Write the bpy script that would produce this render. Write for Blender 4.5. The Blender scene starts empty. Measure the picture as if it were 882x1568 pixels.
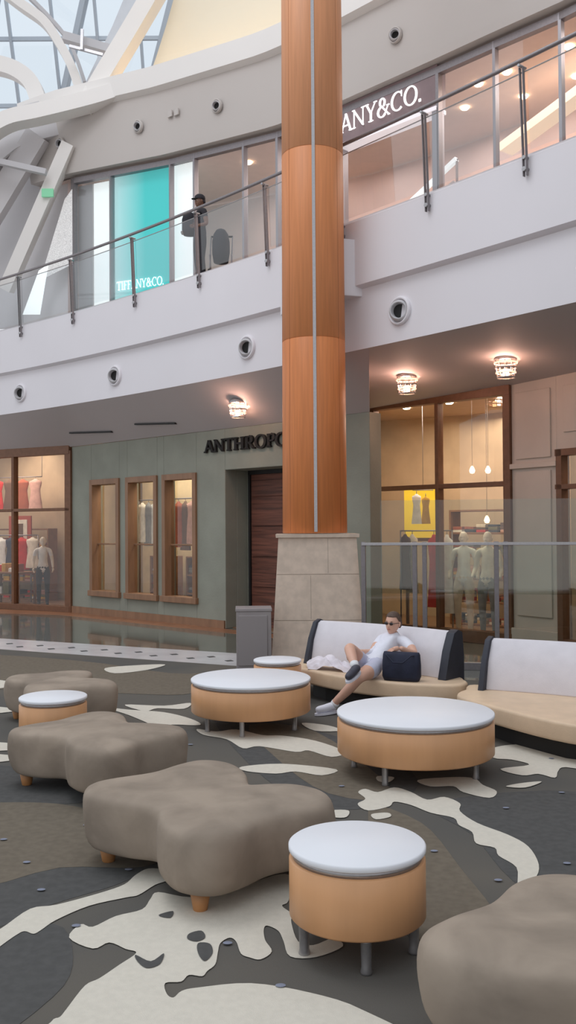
import bpy, bmesh, math, random
from mathutils import Vector, Matrix, noise
random.seed(7)
S=bpy.context.scene
C=bpy.context.collection
EYE=1.9
# ---------------------------------------------------------------- materials
def lin(c):
    r=[]
    for v in c:
        v=v/255.0
        r.append(v/12.92 if v<=.04045 else ((v+.055)/1.055)**2.4)
    return r
MATS={}
def mat(name,col,rough=.6,metal=0,var=0,scale=5,stretch=(1,1,1),bump=0,bscale=60,es=0,ecol=None,spec=.5,col2=None,detail=4,dist=0,coat=0):
    if name in MATS: return MATS[name]
    m=bpy.data.materials.new(name); m.use_nodes=True
    nt=m.node_tree; b=nt.nodes['Principled BSDF']
    c=lin(col)
    b.inputs['Base Color'].default_value=(*c,1)
    b.inputs['Roughness'].default_value=rough
    b.inputs['Metallic'].default_value=metal
    b.inputs['Specular IOR Level'].default_value=spec
    b.inputs['Coat Weight'].default_value=coat
    tc=nt.nodes.new('ShaderNodeTexCoord'); mp=nt.nodes.new('ShaderNodeMapping')
    mp.inputs['Scale'].default_value=stretch
    nt.links.new(tc.outputs['Object'],mp.inputs['Vector'])
    if var>0 or col2:
        n=nt.nodes.new('ShaderNodeTexNoise'); n.inputs['Scale'].default_value=scale; n.inputs['Detail'].default_value=detail
        n.inputs['Distortion'].default_value=dist
        nt.links.new(mp.outputs[0],n.inputs['Vector'])
        r=nt.nodes.new('ShaderNodeValToRGB')
        r.color_ramp.elements[0].position=.35; r.color_ramp.elements[1].position=.65
        if col2:
            a=c; d=lin(col2)
        else:
            a=[v*(1-var) for v in c]; d=[min(1,v*(1+var)) for v in c]
        r.color_ramp.elements[0].color=(*a,1); r.color_ramp.elements[1].color=(*d,1)
        nt.links.new(n.outputs['Fac'],r.inputs[0]); nt.links.new(r.outputs[0],b.inputs['Base Color'])
    if bump>0:
        n2=nt.nodes.new('ShaderNodeTexNoise'); n2.inputs['Scale'].default_value=bscale; n2.inputs['Detail'].default_value=3
        nt.links.new(mp.outputs[0],n2.inputs['Vector'])
        bp=nt.nodes.new('ShaderNodeBump'); bp.inputs['Strength'].default_value=bump; bp.inputs['Distance'].default_value=.02
        nt.links.new(n2.outputs['Fac'],bp.inputs['Height']); nt.links.new(bp.outputs[0],b.inputs['Normal'])
    if es>0:
        e=lin(ecol or col); b.inputs['Emission Color'].default_value=(*e,1); b.inputs['Emission Strength'].default_value=es
    MATS[name]=m; return m
def glassmat(name,tint,refl=.08,rough=.02):
    m=bpy.data.materials.new(name); m.use_nodes=True; nt=m.node_tree
    nt.nodes.remove(nt.nodes['Principled BSDF']); out=nt.nodes['Material Output']
    t=nt.nodes.new('ShaderNodeBsdfTransparent'); t.inputs[0].default_value=(*tint,1)
    g=nt.nodes.new('ShaderNodeBsdfGlossy'); g.inputs['Roughness'].default_value=rough; g.inputs[0].default_value=(1,1,1,1)
    f=nt.nodes.new('ShaderNodeFresnel'); f.inputs[0].default_value=1.5
    a=nt.nodes.new('ShaderNodeMath'); a.operation='ADD'; a.inputs[1].default_value=refl
    nt.links.new(f.outputs[0],a.inputs[0])
    x=nt.nodes.new('ShaderNodeMixShader'); nt.links.new(a.outputs[0],x.inputs[0]); nt.links.new(t.outputs[0],x.inputs[1]); nt.links.new(g.outputs[0],x.inputs[2])
    nt.links.new(x.outputs[0],out.inputs[0]); return m
GLASS=glassmat('storefront_glass',(.92,.92,.92),.04)
GLASSR=glassmat('railing_glass',(.88,.91,.93),.06)
GLASSG=glassmat('barrier_glass',(.76,.82,.77),.03)
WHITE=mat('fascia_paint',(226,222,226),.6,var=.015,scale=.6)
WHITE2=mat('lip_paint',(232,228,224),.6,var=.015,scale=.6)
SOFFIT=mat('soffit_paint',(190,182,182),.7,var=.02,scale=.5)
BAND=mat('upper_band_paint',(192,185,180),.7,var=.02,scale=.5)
GREY=mat('grey_paint',(192,190,192),.7,var=.02,scale=.5)
CREAMD=mat('dome_plaster',(232,224,204),.8,var=.01,scale=.5)
STEEL=mat('brushed_steel',(176,174,176),.35,.8,var=.05,scale=40)
STEELD=mat('dark_steel',(136,130,132),.42,.55,var=.05,scale=30)
BRONZE=mat('bronze_frame',(120,84,62),.45,.2,var=.08,scale=12)
BROWNW=mat('window_trim_wood',(142,106,80),.5,var=.12,scale=8,stretch=(1,1,.2))
GREEN=mat('green_plaster',(144,145,133),.85,var=.08,scale=1.4,bump=.15,bscale=30)
DWOOD=mat('rustic_door_wood',(104,62,48),.6,var=.4,scale=3,stretch=(.4,.4,9),bump=.2,bscale=14)
DRUM=mat('drum_wood_veneer',(216,162,116),.4,var=.06,scale=7,stretch=(1,1,.15),detail=5)
LAM=mat('white_laminate',(232,233,238),.5,var=.01,scale=3,spec=.3)
STONE=mat('pedestal_limestone',(214,194,176),.55,var=.08,scale=9,bump=.05,bscale=40)
JOINT=mat('stone_joint',(150,136,124),.8,var=.05)
SUEDE=mat('taupe_suede',(154,140,126),.95,var=.17,scale=3.2,bump=.35,bscale=6,detail=6,spec=.2,dist=.4)
VSEAM=mat('veneer_seam',(150,92,56),.7,var=.05)
LEGW=mat('ottoman_leg_wood',(176,124,78),.45,var=.1,scale=10)
TAN=mat('tan_leather',(220,192,162),.5,var=.05,scale=6,bump=.08,bscale=90)
LAV=mat('pale_upholstery',(218,213,218),.85,var=.03,scale=8,bump=.1,bscale=120)
NAVY=mat('navy_upholstery',(50,52,62),.6,var=.08,scale=12)
DARK=mat('black_paint',(26,25,25),.6,var=.05)
GOLDIN=mat('store_wall_beige',(188,164,134),.8,var=.10,scale=1.5)
STFLOOR=mat('store_floor_oak',(130,98,74),.4,var=.12,scale=4,stretch=(.3,4,1))
WARM=mat('warm_lamp',(255,214,160),.5,es=12,ecol=(255,205,150))
PEND=mat('pendant_glass',(255,226,190),.5,es=4,ecol=(255,220,180))
SPOT=mat('downlight_lens',(255,235,205),.5,es=18,ecol=(255,228,190))
# ---------------------------------------------------------------- mesh builder
class MB:
    def __init__(s): s.bm=bmesh.new(); s.mats=[]
    def mi(s,m):
        if m not in s.mats: s.mats.append(m)
        return s.mats.index(m)
    def face(s,pts,m,smooth=False):
        vs=[s.bm.verts.new(p) for p in pts]
        f=s.bm.faces.new(vs); f.material_index=s.mi(m); f.smooth=smooth; return f
    def obox(s,o,a,b,c,m):
        o,a,b,c=map(Vector,(o,a,b,c))
        s.hexa((o,o+a,o+a+b,o+b,o+c,o+a+c,o+a+b+c,o+b+c),m)
    def hexa(s,P,m):
        P=[s.bm.verts.new(p) for p in P]
        for q in ((3,2,1,0),(4,5,6,7),(0,1,5,4),(1,2,6,5),(2,3,7,6),(3,0,4,7)):
            f=s.bm.faces.new([P[i] for i in q]); f.material_index=s.mi(m)
    def box(s,c,d,m,rz=0):
        R=Matrix.Rotation(rz,3,'Z'); a=R@Vector((d[0],0,0)); b=R@Vector((0,d[1],0)); e=Vector((0,0,d[2]))
        s.obox(Vector(c)-(a+b+e)/2,a,b,e,m)
    def beam(s,p0,p1,w,h,m,up=(0,0,1)):
        p0=Vector(p0);p1=Vector(p1);a=p1-p0;sd=a.cross(Vector(up)).normalized()*w;u=sd.cross(a).normalized()*h
        s.obox(p0-sd/2-u/2,a,sd,u,m)
    def prism(s,poly,z0,z1,m,smooth=False):
        n=len(poly)
        B=[s.bm.verts.new((p[0],p[1],z0)) for p in poly]; T=[s.bm.verts.new((p[0],p[1],z1)) for p in poly]
        fs=[s.bm.faces.new(T),s.bm.faces.new(B[::-1])]
        for i in range(n):
            f=s.bm.faces.new((B[i],B[(i+1)%n],T[(i+1)%n],T[i])); f.smooth=smooth; fs.append(f)
        for f in fs: f.material_index=s.mi(m)
    def cyl(s,p0,p1,r0,r1,m,n=20,caps=True):
        p0=Vector(p0);p1=Vector(p1);d=(p1-p0).normalized()
        u=d.orthogonal().normalized(); v=d.cross(u)
        A=[];B=[]
        for i in range(n):
            t=2*math.pi*i/n; w=u*math.cos(t)+v*math.sin(t)
            A.append(s.bm.verts.new(p0+w*r0)); B.append(s.bm.verts.new(p1+w*r1))
        k=s.mi(m)
        for i in range(n):
            f=s.bm.faces.new((A[i],A[(i+1)%n],B[(i+1)%n],B[i])); f.smooth=True; f.material_index=k
        if caps:
            f=s.bm.faces.new(A[::-1]); f.material_index=k; f=s.bm.faces.new(B); f.material_index=k
    def lathe(s,c,prof,m,n=48,sx=1,sy=1,axis=None,rz=0):
        c=Vector(c); rings=[]; k=s.mi(m); M=axis or Matrix.Rotation(rz,3,'Z')
        for r,z in prof:
            if r<1e-5: rings.append([s.bm.verts.new(c+M@Vector((0,0,z)))])
            else: rings.append([s.bm.verts.new(c+M@Vector((r*sx*math.cos(2*math.pi*i/n),r*sy*math.sin(2*math.pi*i/n),z))) for i in range(n)])
        for a,b in zip(rings,rings[1:]):
            for i in range(n):
                j=(i+1)%n
                if len(a)==1 and len(b)==1: continue
                if len(a)==1: f=s.bm.faces.new((a[0],b[j],b[i]))
                elif len(b)==1: f=s.bm.faces.new((a[i],a[j],b[0]))
                else: f=s.bm.faces.new((a[i],a[j],b[j],b[i]))
                f.smooth=True; f.material_index=k
    def strip(s,A,B,m,smooth=True):
        k=s.mi(m); a=[s.bm.verts.new(p) for p in A]; b=[s.bm.verts.new(p) for p in B]
        for i in range(len(a)-1):
            f=s.bm.faces.new((a[i],a[i+1],b[i+1],b[i])); f.smooth=smooth; f.material_index=k
    def loft(s,ss,m,smooth=True):
        V=[[s.bm.verts.new(p) for p in q] for q in ss]; k=s.mi(m); L=len(V[0])
        for a,b in zip(V,V[1:]):
            for i in range(L):
                f=s.bm.faces.new((a[i],a[(i+1)%L],b[(i+1)%L],b[i])); f.material_index=k; f.smooth=smooth
        for q in (V[0][::-1],V[-1]):
            f=s.bm.faces.new(q); f.material_index=k
    def done(s,name,parent=None,bevel=0,sub=0,seg=2,recalc=True):
        if recalc: bmesh.ops.recalc_face_normals(s.bm,faces=s.bm.faces)
        me=bpy.data.meshes.new(name); s.bm.to_mesh(me); s.bm.free()
        for m in s.mats: me.materials.append(m)
        o=bpy.data.objects.new(name,me); C.objects.link(o)
        if parent: o.parent=parent
        if bevel:
            b=o.modifiers.new('b','BEVEL'); b.width=bevel; b.segments=seg; b.limit_method='ANGLE'; b.angle_limit=math.radians(40)
        if sub:
            q=o.modifiers.new('s','SUBSURF'); q.levels=sub; q.render_levels=sub
        return o
def empty(name,loc=(0,0,0)):
    e=bpy.data.objects.new(name,None); C.objects.link(e); e.empty_display_size=.2; return e
def tube(name,pts,r,m,parent=None,cyclic=False,res=4):
    cu=bpy.data.curves.new(name,'CURVE'); cu.dimensions='3D'; cu.bevel_depth=r; cu.bevel_resolution=res; cu.materials.append(m)
    sp=cu.splines.new('POLY'); sp.points.add(len(pts)-1)
    for i,p in enumerate(pts): sp.points[i].co=(*p,1)
    sp.use_cyclic_u=cyclic
    o=bpy.data.objects.new(name,cu); C.objects.link(o)
    if parent: o.parent=parent
    return o
# serif lettering built from strokes ------------------------------------------------
def serif_text(name,s,p,D,size,m,depth,width,tk=.15,tn=.07,sf=.05,sfw=.17,parent=None,shear=0):
    D=Vector((D[0],D[1],0)).normalized(); U=Vector((0,0,1)); N=D.cross(U); mb=MB(); items=[]
    x=0
    def st(x0,y0,x1,y1,w): items.append(('s',x+x0,y0,x+x1,y1,w))
    def se(xc,y,w=None): 
        w=w or sfw; items.append(('s',x+xc-w,y,x+xc+w,y,sf))
    def arc(cx,cy,rx,ry,a0,a1,n=18):
        P=[]
        for i in range(n+1):
            a=math.radians(a0+(a1-a0)*i/n); w=tn+(tk-tn)*abs(math.cos(a))
            P.append((x+cx+rx*math.cos(a),cy+ry*math.sin(a),math.cos(a),math.sin(a),w))
        items.append(('a',P))
    b=sf/2
    for ch in s:
        if ch=='T': st(.02,1-b,.80,1-b,tn); st(.41,0,.41,1,tk); se(.41,b); st(.04,.8,.04,1,sf); st(.78,.8,.78,1,sf); adv=.86
        elif ch=='I': st(.18,0,.18,1,tk); se(.18,b); se(.18,1-b); adv=.42
        elif ch=='F': st(.18,0,.18,1,tk); st(.18,1-b,.66,1-b,tn); st(.18,.53,.5,.53,tn); se(.18,b); st(.05,1-b,.2,1-b,sf); st(.64,.8,.64,1,sf); adv=.70
        elif ch=='E': st(.18,0,.18,1,tk); st(.05,1-b,.66,1-b,tn); st(.18,.53,.52,.53,tn); st(.05,b,.68,b,tn); st(.64,.8,.64,1,sf); st(.66,0,.66,.2,sf); adv=.76
        elif ch=='L': st(.18,0,.18,1,tk); se(.18,1-b); st(.05,b,.66,b,tn); st(.64,0,.64,.22,sf); adv=.72
        elif ch=='A': st(.12,0,.44,1,tn); st(.44,1,.80,0,tk); st(.22,.34,.68,.34,tn); se(.11,b,.12); se(.81,b,.14); adv=.92
        elif ch=='N': st(.15,0,.15,1,tn); st(.13,.98,.82,.02,tk); st(.82,0,.82,1,tn); se(.13,b,.12); se(.11,1-b,.1); se(.82,1-b,.13); adv=.98
        elif ch=='Y': st(.10,1,.42,.45,tk); st(.76,1,.42,.45,tn); st(.42,0,.42,.5,tk); se(.42,b); se(.12,1-b,.14); se(.75,1-b,.12); adv=.86
        elif ch=='H': st(.18,0,.18,1,tk); st(.78,0,.78,1,tk); st(.18,.52,.78,.52,tn); [se(q,w) for q in (.18,.78) for w in (b,1-b)]; adv=1.0
        elif ch in 'PR':
            st(.18,0,.18,1,tk); se(.18,b); st(.05,1-b,.4,1-b,tn); st(.18,.48,.4,.48,tn); arc(.4,.74,.22,.245,-90,90)
            if ch=='R': st(.4,.48,.76,.0,tk); se(.78,b,.09)
            adv=.88 if ch=='R' else .74
        elif ch=='O': arc(.48,.5,.40,.48,0,360,36); adv=1.0
        elif ch=='C': arc(.48,.5,.40,.48,48,312,26); st(.76,.68,.76,1.0,sf); adv=.90
        elif ch=='G': arc(.48,.5,.40,.48,48,318,26); st(.78,.04,.78,.46,tk); se(.76,.46,.14); st(.76,.70,.76,1.0,sf); adv=1.0
        elif ch=='&': arc(.40,.76,.17,.22,-60,250,20); arc(.36,.27,.27,.27,110,330,18); st(.30,.62,.86,.02,tk*.9); st(.58,.12,.80,.52,tn); se(.80,.54,.11); se(.86,b,.08); st(.46,.58,.30,.50,tn); adv=1.0
        elif ch=='.': st(.1,.0,.1,.14,.14); adv=.25
        else: adv=.38
        x+=adv
    k=width/x
    def W(X,Y,z): return Vector(p)+D*((X+shear*Y)*k)+U*(Y*size)+N*z
    for it in items:
        if it[0]=='s':
            _,x0,y0,x1,y1,w=it; dx,dy=x1-x0,y1-y0
            if abs(dy)>abs(dx)*.3: ox,oy=w/2,0
            else: ox,oy=0,w/2
            q=[(x0-ox,y0-oy),(x1-ox,y1-oy),(x1+ox,y1+oy),(x0+ox,y0+oy)]
            mb.hexa([W(a,b_,0) for a,b_ in q]+[W(a,b_,depth) for a,b_ in q],m)
        else:
            P=it[1]
            for a,c in zip(P,P[1:]):
                q=[(a[0]-a[2]*a[4]/2,a[1]-a[3]*a[4]/2),(c[0]-c[2]*c[4]/2,c[1]-c[3]*c[4]/2),(c[0]+c[2]*c[4]/2,c[1]+c[3]*c[4]/2),(a[0]+a[2]*a[4]/2,a[1]+a[3]*a[4]/2)]
                mb.hexa([W(u,v,0) for u,v in q]+[W(u,v,depth) for u,v in q],m)
    return mb.done(name,parent)
class Wall:
    def __init__(s,a,b):
        s.a=Vector((a[0],a[1],0)); s.D=(Vector((b[0],b[1],0))-s.a); s.L=s.D.length; s.D.normalize(); s.N=s.D.cross(Vector((0,0,1)))
    def p(s,t,n,z): return s.a+s.D*t+s.N*n+Vector((0,0,z))
    def box(s,mb,t0,t1,n0,n1,z0,z1,m): mb.obox(s.p(t0,n0,z0),s.D*(t1-t0),s.N*(n1-n0),Vector((0,0,z1-z0)),m)
    def quad(s,mb,t0,t1,n,z0,z1,m): mb.face([s.p(t0,n,z0),s.p(t1,n,z0),s.p(t1,n,z1),s.p(t0,n,z1)],m)
def bear(u): return (u-441)/1400.0     # bearing (tan) of a survey reading
def gp(u,v,z=0):                       # surveyed floor position
    d=(EYE-z)*1400/(v-808.0); return (bear(u)*d,d)
def onray(px,d): return (bear(px)*d,d)
def solve(k,f):
    lo,hi=3,60
    for _ in range(50):
        m=(lo+hi)/2
        if f(k*m)-m>0: lo=m
        else: hi=m
    return (k*lo,lo)
def Fy(x): return 14.68-1.095*(x+.115)-.0238*(x+.115)**2
def Fn(x):
    d=-1.095-.0476*(x+.115); v=Vector((d,-1,0)); return v.normalized()
def F(x,n,z): 
    v=Fn(x); return Vector((x+v.x*n,Fy(x)+v.y*n,z))
UP=[(-12,25),(-4.77,20.5),(-2.45,19.47),(-.835,18.56),(-.14,18.16),(1.06,17.2),(2.64,15.62),(3.43,14.8),(4.37,13.86),(7,10.6)]
def interp(P,x):
    for a,b in zip(P,P[1:]):
        if x<=b[0]: break
    t=(x-a[0])/(b[0]-a[0]); return a[1]+(b[1]-a[1])*t
def Uy(x): return interp(UP,x)
# ---------------------------------------------------------------- floor
mb=MB(); 
TILE=mat('polished_dark_tile',(104,106,98),.08,var=.12,scale=1.2,coat=.4)
mb.prism([(-16,-4),(14,-4),(14,30),(-16,30)],-.1,0,TILE)
mb.done('floor')
CARPET=mat('carpet_weave',(94,92,89),.95,col2=(106,101,94),scale=.55,dist=.6,detail=2,bump=.2,bscale=300,spec=.1)
CREAM=mat('carpet_cream_pile',(214,207,194),.95,var=.03,scale=30,bump=.15,bscale=250,spec=.1)
OLIVE=mat('carpet_olive_pile',(115,106,94),.95,var=.08,scale=20,spec=.1)
DGREY=mat('carpet_slate_pile',(88,87,86),.95,var=.08,scale=20,spec=.1)
DOT=mat('carpet_blue_fleck',(136,140,156),.95,var=.05,spec=.1)
carp=empty('carpet')
mb=MB(); mb.prism([(-13,18.2),(-4.55,14.5),(-.73,12.6),(.9,11.85),(7.5,9.2),(9,-3),(-13,-3)],0,.006,CARPET); mb.done('pile',carp)
STRIPT=mat('white_marble_tile',(214,212,214),.2,var=.06,scale=3)
mb=MB(); mb.prism([(-13,19.9),(-5.0,15.95),(-.85,13.9),(.9,13.1),(.9,11.85),(-.73,12.6),(-4.55,14.5),(-13,18.2)],0,.004,STRIPT)
RED=mat('terracotta_threshold',(150,102,74),.3,var=.12,scale=4)
mb.prism([(-9,21.55),(-5.05,20.25),(-1.3,16.75),(1.1,14.5),(1.34,14.8),(-4.97,20.9),(-9,22.9)],0,.003,RED)
for i in range(34):
    t=i/33; x=-9+9.6*t; y=17.2-(x+9)*.49+ (0.15 if i%2 else -.12)
    mb.box((x,y,.006),(.10,.10,.004),DGREY,.45)
mb.done('trim_tile_border')
def smooth_poly(P,n=4):
    o=[]; L=len(P)
    for i in range(L):
        p0,p1,p2,p3=[Vector(P[(i+j-1)%L]) for j in range(4)]
        for k in range(n):
            t=k/n
            o.append(.5*((2*p1)+(-p0+p2)*t+(2*p0-5*p1+4*p2-p3)*t*t+(-p0+3*p1-3*p2+p3)*t**3))
    return o
def floor_shapes(name,L,m,z):
    bm=bmesh.new()
    for i,P in enumerate(L):
        pts=smooth_poly([gp(*q) for q in P],4)
        vs=[bm.verts.new((p.x,p.y,z+i*.00012)) for p in pts]
        f=bm.faces.new(vs); f.normal_update()
        if f.normal.z<0: f.normal_flip()
    bmesh.ops.triangulate(bm,faces=bm.faces)
    bm.normal_update()
    for f in bm.faces:
        if f.normal.z<0: f.normal_flip()
    me=bpy.data.meshes.new(name); bm.to_mesh(me); bm.free(); me.materials.append(m)
    o=bpy.data.objects.new(name,me); C.objects.link(o); o.parent=carp
floor_shapes('cream_splashes',[
 [(-30,1432),(0,1418),(45,1388),(85,1382),(150,1365),(188,1352),(205,1338),(225,1328),(252,1331),(258,1344),(235,1353),(210,1368),(190,1372),(135,1384),(85,1405),(62,1420),(50,1426),(36,1422),(20,1430),(-30,1462)],
 [(104,1432),(122,1412),(140,1416),(175,1400),(215,1390),(228,1374),(240,1364),(290,1372),(350,1362),(415,1340),(442,1342),(438,1378),(428,1386),(442,1398),(442,1412),(452,1440),(475,1446),(505,1436),(520,1448),(480,1464),(440,1463),(430,1440),(422,1424),(405,1416),(400,1422),(402,1438),(412,1455),(395,1467),(378,1464),(365,1458),(358,1440),(348,1434),(334,1442),(330,1456),(326,1474),(314,1484),(306,1492),(286,1490),(274,1500),(250,1502),(252,1518),(262,1524),(275,1514),(300,1509),(380,1503),(470,1518),(550,1545),(640,1610),(350,1640),(50,1610),(76,1560),(90,1552),(100,1540),(128,1505),(150,1494),(180,1474),(206,1456),(190,1450),(165,1440),(140,1449)],
 [(545,1214),(556,1209),(575,1214),(600,1207),(625,1214),(650,1226),(676,1222),(700,1232),(700,1244),(726,1262),(772,1280),(803,1298),(819,1326),(812,1348),(788,1358),(785,1330),(758,1312),(752,1300),(724,1293),(718,1276),(698,1265),(690,1254),(655,1246),(625,1234),(600,1229),(592,1236),(560,1242),(544,1232),(556,1224)],
 [(636,1196),(690,1192),(722,1194),(735,1204),(756,1214),(745,1224),(705,1215),(690,1206),(655,1206)],
 [(748,1150),(770,1144),(800,1143),(815,1150),(850,1150),(920,1160),(920,1185),(862,1178),(850,1184),(845,1194),(820,1188),(795,1190),(762,1180),(806,1174),(780,1166),(752,1163)],
 [(165,1083),(200,1086),(250,1090),(290,1100),(305,1110),(262,1109),(240,1113),(222,1105),(196,1094)],
 [(190,1078),(250,1080),(290,1076),(280,1085),(240,1084),(220,1088)],
 [(300,1116),(330,1120),(360,1117),(400,1126),(430,1127),(480,1135),(525,1152),(505,1160),(470,1150),(450,1152),(395,1143),(370,1146),(345,1132),(310,1125)],
 [(368,1174),(430,1170),(512,1179),(490,1188),(450,1182),(420,1185),(375,1181)],
 [(-20,1134),(30,1138),(20,1146),(-20,1146)],[(-20,1152),(35,1157),(12,1163),(-20,1164)],[(-20,1038),(20,1043),(5,1051),(-20,1051)],
 [(160,1022),(205,1018),(252,1017),(225,1025),(175,1030)],
 [(-20,1080),(15,1082),(22,1087),(-20,1090)],
 [(505,1242),(530,1242),(527,1252),(508,1252)],[(460,1108),(500,1112),(520,1120),(480,1120)],
 [(575,1190),(600,1192),(590,1200),(575,1197)],[(565,1248),(590,1246),(594,1252),(572,1256)],
 [(205,1112),(240,1116),(280,1122),(255,1124),(222,1119)],
 [(770,1207),(795,1202),(825,1200),(800,1209)],
 ],CREAM,.011)
floor_shapes('splash_gaps',[
 [(287,1428),(305,1424),(311,1434),(298,1440),(284,1436)],[(300,1443),(318,1444),(322,1458),(310,1470),(300,1458)],
 [(205,1460),(228,1470),(248,1458),(242,1474),(222,1480),(208,1470)],[(240,1400),(262,1394),(258,1404)]],DGREY,.0145)
floor_shapes('olive_patches',[
 [(-60,1238),(60,1226),(160,1245),(240,1300),(215,1325),(90,1325),(-60,1350)],
 [(560,1240),(640,1260),(700,1330),(760,1420),(690,1470),(640,1440),(600,1400)],
 [(-60,1000),(120,1010),(260,1030),(330,1030),(300,1060),(180,1060),(-60,1045)],
 [(380,1110),(480,1120),(600,1215),(500,1215),(420,1160)]],OLIVE,.0085)
floor_shapes('slate_patches',[
 [(-60,1350),(90,1325),(215,1325),(180,1350),(80,1380),(-60,1430)],
 [(660,1230),(882,1215),(960,1300),(900,1420),(780,1350),(720,1280)],
 [(-60,1170),(60,1175),(150,1200),(140,1225),(-60,1225)],
 [(330,1090),(520,1130),(640,1200),(500,1240),(380,1170)],
 [(-60,1445),(80,1410),(110,1460),(80,1520),(-60,1600)]],DGREY,.0075)
mb=MB()
for q in [(62,1360),(40,1318),(5,1283),(131,1262),(660,1305),(855,1217),(862,1325),(345,1443),(425,1508),(757,1350),(290,1140),(40,1190),(195,1330),(115,1415),(840,1165),(520,1205),(770,1240)]:
    p=gp(*q); mb.lathe((p[0],p[1],.0155),[(.0,.001),(.018,.001),(.02,0)],DOT,12,1.1,.8)
mb.done('blue_flecks',carp)
# ---------------------------------------------------------------- lower storefronts
G=Wall((-4.94,20.9),(1.34,14.87))
GT=3.78
mb=MB()
seg=[(0,.779),(1.832,2.112),(3.138,3.351),(4.369,5.203),(7.55,G.L)]
for a,b in seg: G.box(mb,a,b,-.3,0,0,GT,GREEN)
for a,b in [(.779,1.832),(2.112,3.138),(3.351,4.369)]:
    G.box(mb,a,b,-.3,0,0,.5,GREEN); G.box(mb,a,b,-.3,0,2.95,GT,GREEN)
G.box(mb,5.203,7.55,-.3,0,3.0,GT,GREEN)
G.box(mb,5.1,5.203,-.75,-.3,0,3.0,GREEN); G.box(mb,7.55,7.65,-.75,-.3,0,3.0,GREEN); G.box(mb,5.1,7.65,-.75,-.3,3.0,3.1,GREEN)
mb.face([(1.34,14.87,0),(1.47,16.5,0),(1.47,16.5,4.1),(1.34,14.87,4.1)],GREEN)
mb.done('wall_green_storefront',bevel=.01)
mb=MB(); G.box(mb,.0,5.19,0,.035,0,.15,BROWNW); G.box(mb,7.56,G.L,0,.035,0,.15,BROWNW); mb.done('baseboard_green_wall')
for i,(a,b) in enumerate([(.779,1.832),(2.112,3.138),(3.351,4.369)]):
    e=empty('window_%d'%(i+1)); mb=MB(); w=.085
    G.box(mb,a-.02,a+w,-.2,.05,.46,2.99,BROWNW);G.box(mb,b-w,b+.02,-.2,.05,.46,2.99,BROWNW)
    G.box(mb,a,b,-.2,.05,2.87,2.99,BROWNW);G.box(mb,a-.05,b+.05,-.2,.08,.42,.54,BROWNW)
    G.box(mb,a+w,b-w,-.14,-.10,1.55,1.585,BROWNW)
    mb.done('frame',e,bevel=.008); mb=MB(); G.quad(mb,a,b,-.12,.5,2.95,GLASS); mb.done('pane',e,recalc=False)
e=empty('door_1'); mb=MB()
G.box(mb,5.35,6.42,-.62,-.54,.02,2.92,DWOOD); G.box(mb,6.44,7.5,-.62,-.54,.02,2.92,DWOOD)
for z in (.2,.78,1.36,1.94,2.5): 
    G.box(mb,5.40,6.37,-.54,-.51,z,z+.40 if z<2.4 else z+.3,DWOOD); G.box(mb,6.49,7.45,-.54,-.51,z,z+.40 if z<2.4 else z+.3,DWOOD)
G.box(mb,5.30,5.35,-.64,-.50,0,2.98,DARK);G.box(mb,5.203,5.30,-.64,-.58,0,3.0,GREEN); G.box(mb,5.3,7.55,-.64,-.5,2.92,3.0,DARK)
mb.cyl(G.p(6.34,-.46,.95),G.p(6.34,-.46,1.35),.015,.015,STEELD,10); mb.done('leaf',e,bevel=.006)
serif_text('store_sign','ANTHROPOLOGIE',G.p(4.66,.01,3.35),G.D,.24,mat('sign_black_metal',(30,27,25),.8),.05,3.42,tk=.21,tn=.13,sf=.11,sfw=.17)
# left storefront
Lw=Wall((-10.5,24.0),(-4.97,20.9))
LT=3.85
mb=MB()
for px in (-55,22,107):
    k=bear(px); 
    t=((k*Lw.a.y-Lw.a.x)/(Lw.D.x-k*Lw.D.y)); w=.055 if px!=107 else .12
    Lw.box(mb,t-w,t+w*.5,-.1,.05,0,3.7,BRONZE)
Lw.box(mb,0,Lw.L,-.1,.05,2.32,2.39,BRONZE);Lw.box(mb,0,Lw.L,-.1,.06,3.62,LT,BRONZE);Lw.box(mb,0,Lw.L,-.12,.06,0,.14,BRONZE)
e=empty('window_4'); mb.done('frame',e,bevel=.006); mb=MB(); Lw.quad(mb,0,Lw.L,-.03,.1,3.7,GLASS); mb.done('pane',e,recalc=False)
# right storefront
R1=Wall((1.49,16.5),(3.56,14.5)); RT=4.15
e=empty('window_5'); mb=MB()
def tW(W,px): k=bear(px); return (k*W.a.y-W.a.x)/(W.D.x-k*W.D.y)
for px,w in ((572,.09),(672,.05),(779,.09)):
    t=tW(R1,px); R1.box(mb,t-w*.7,t+w*.7,-.1,.06,0,RT-.1,BRONZE)
R1.box(mb,0,R1.L,-.1,.05,2.54,2.62,BRONZE);R1.box(mb,0,R1.L,-.1,.07,RT-.16,RT,BRONZE);R1.box(mb,0,R1.L,-.1,.07,0,.2,BRONZE)
mb.done('frame',e,bevel=.006); mb=MB(); R1.quad(mb,0,R1.L,-.03,.1,RT-.1,GLASS); mb.done('pane',e,recalc=False)
R2=Wall((3.56,14.5),(4.25,13.5)); R3=Wall((4.06,13.78),(6.0,10.9))
PIL=mat('pilaster_plaster',(204,190,178),.7,var=.03,scale=2)
mb=MB(); R2.box(mb,0,.88,-.3,.0,0,4.2,PIL)
R2.box(mb,.1,.78,0,.03,2.95,4.0,PIL); R2.box(mb,.1,.78,0,.03,.5,2.75,PIL); R2.box(mb,-.02,.9,0,.06,2.8,2.88,PIL); R2.box(mb,-.02,.9,0,.06,0,.3,PIL)
R3.box(mb,0,R3.L,-.3,0,3.05,4.2,PIL); R3.box(mb,.15,R3.L,0,.03,3.3,4.0,PIL)
mb.done('wall_right_storefront',bevel=.008)
e=empty('window_6'); mb=MB()
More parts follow.
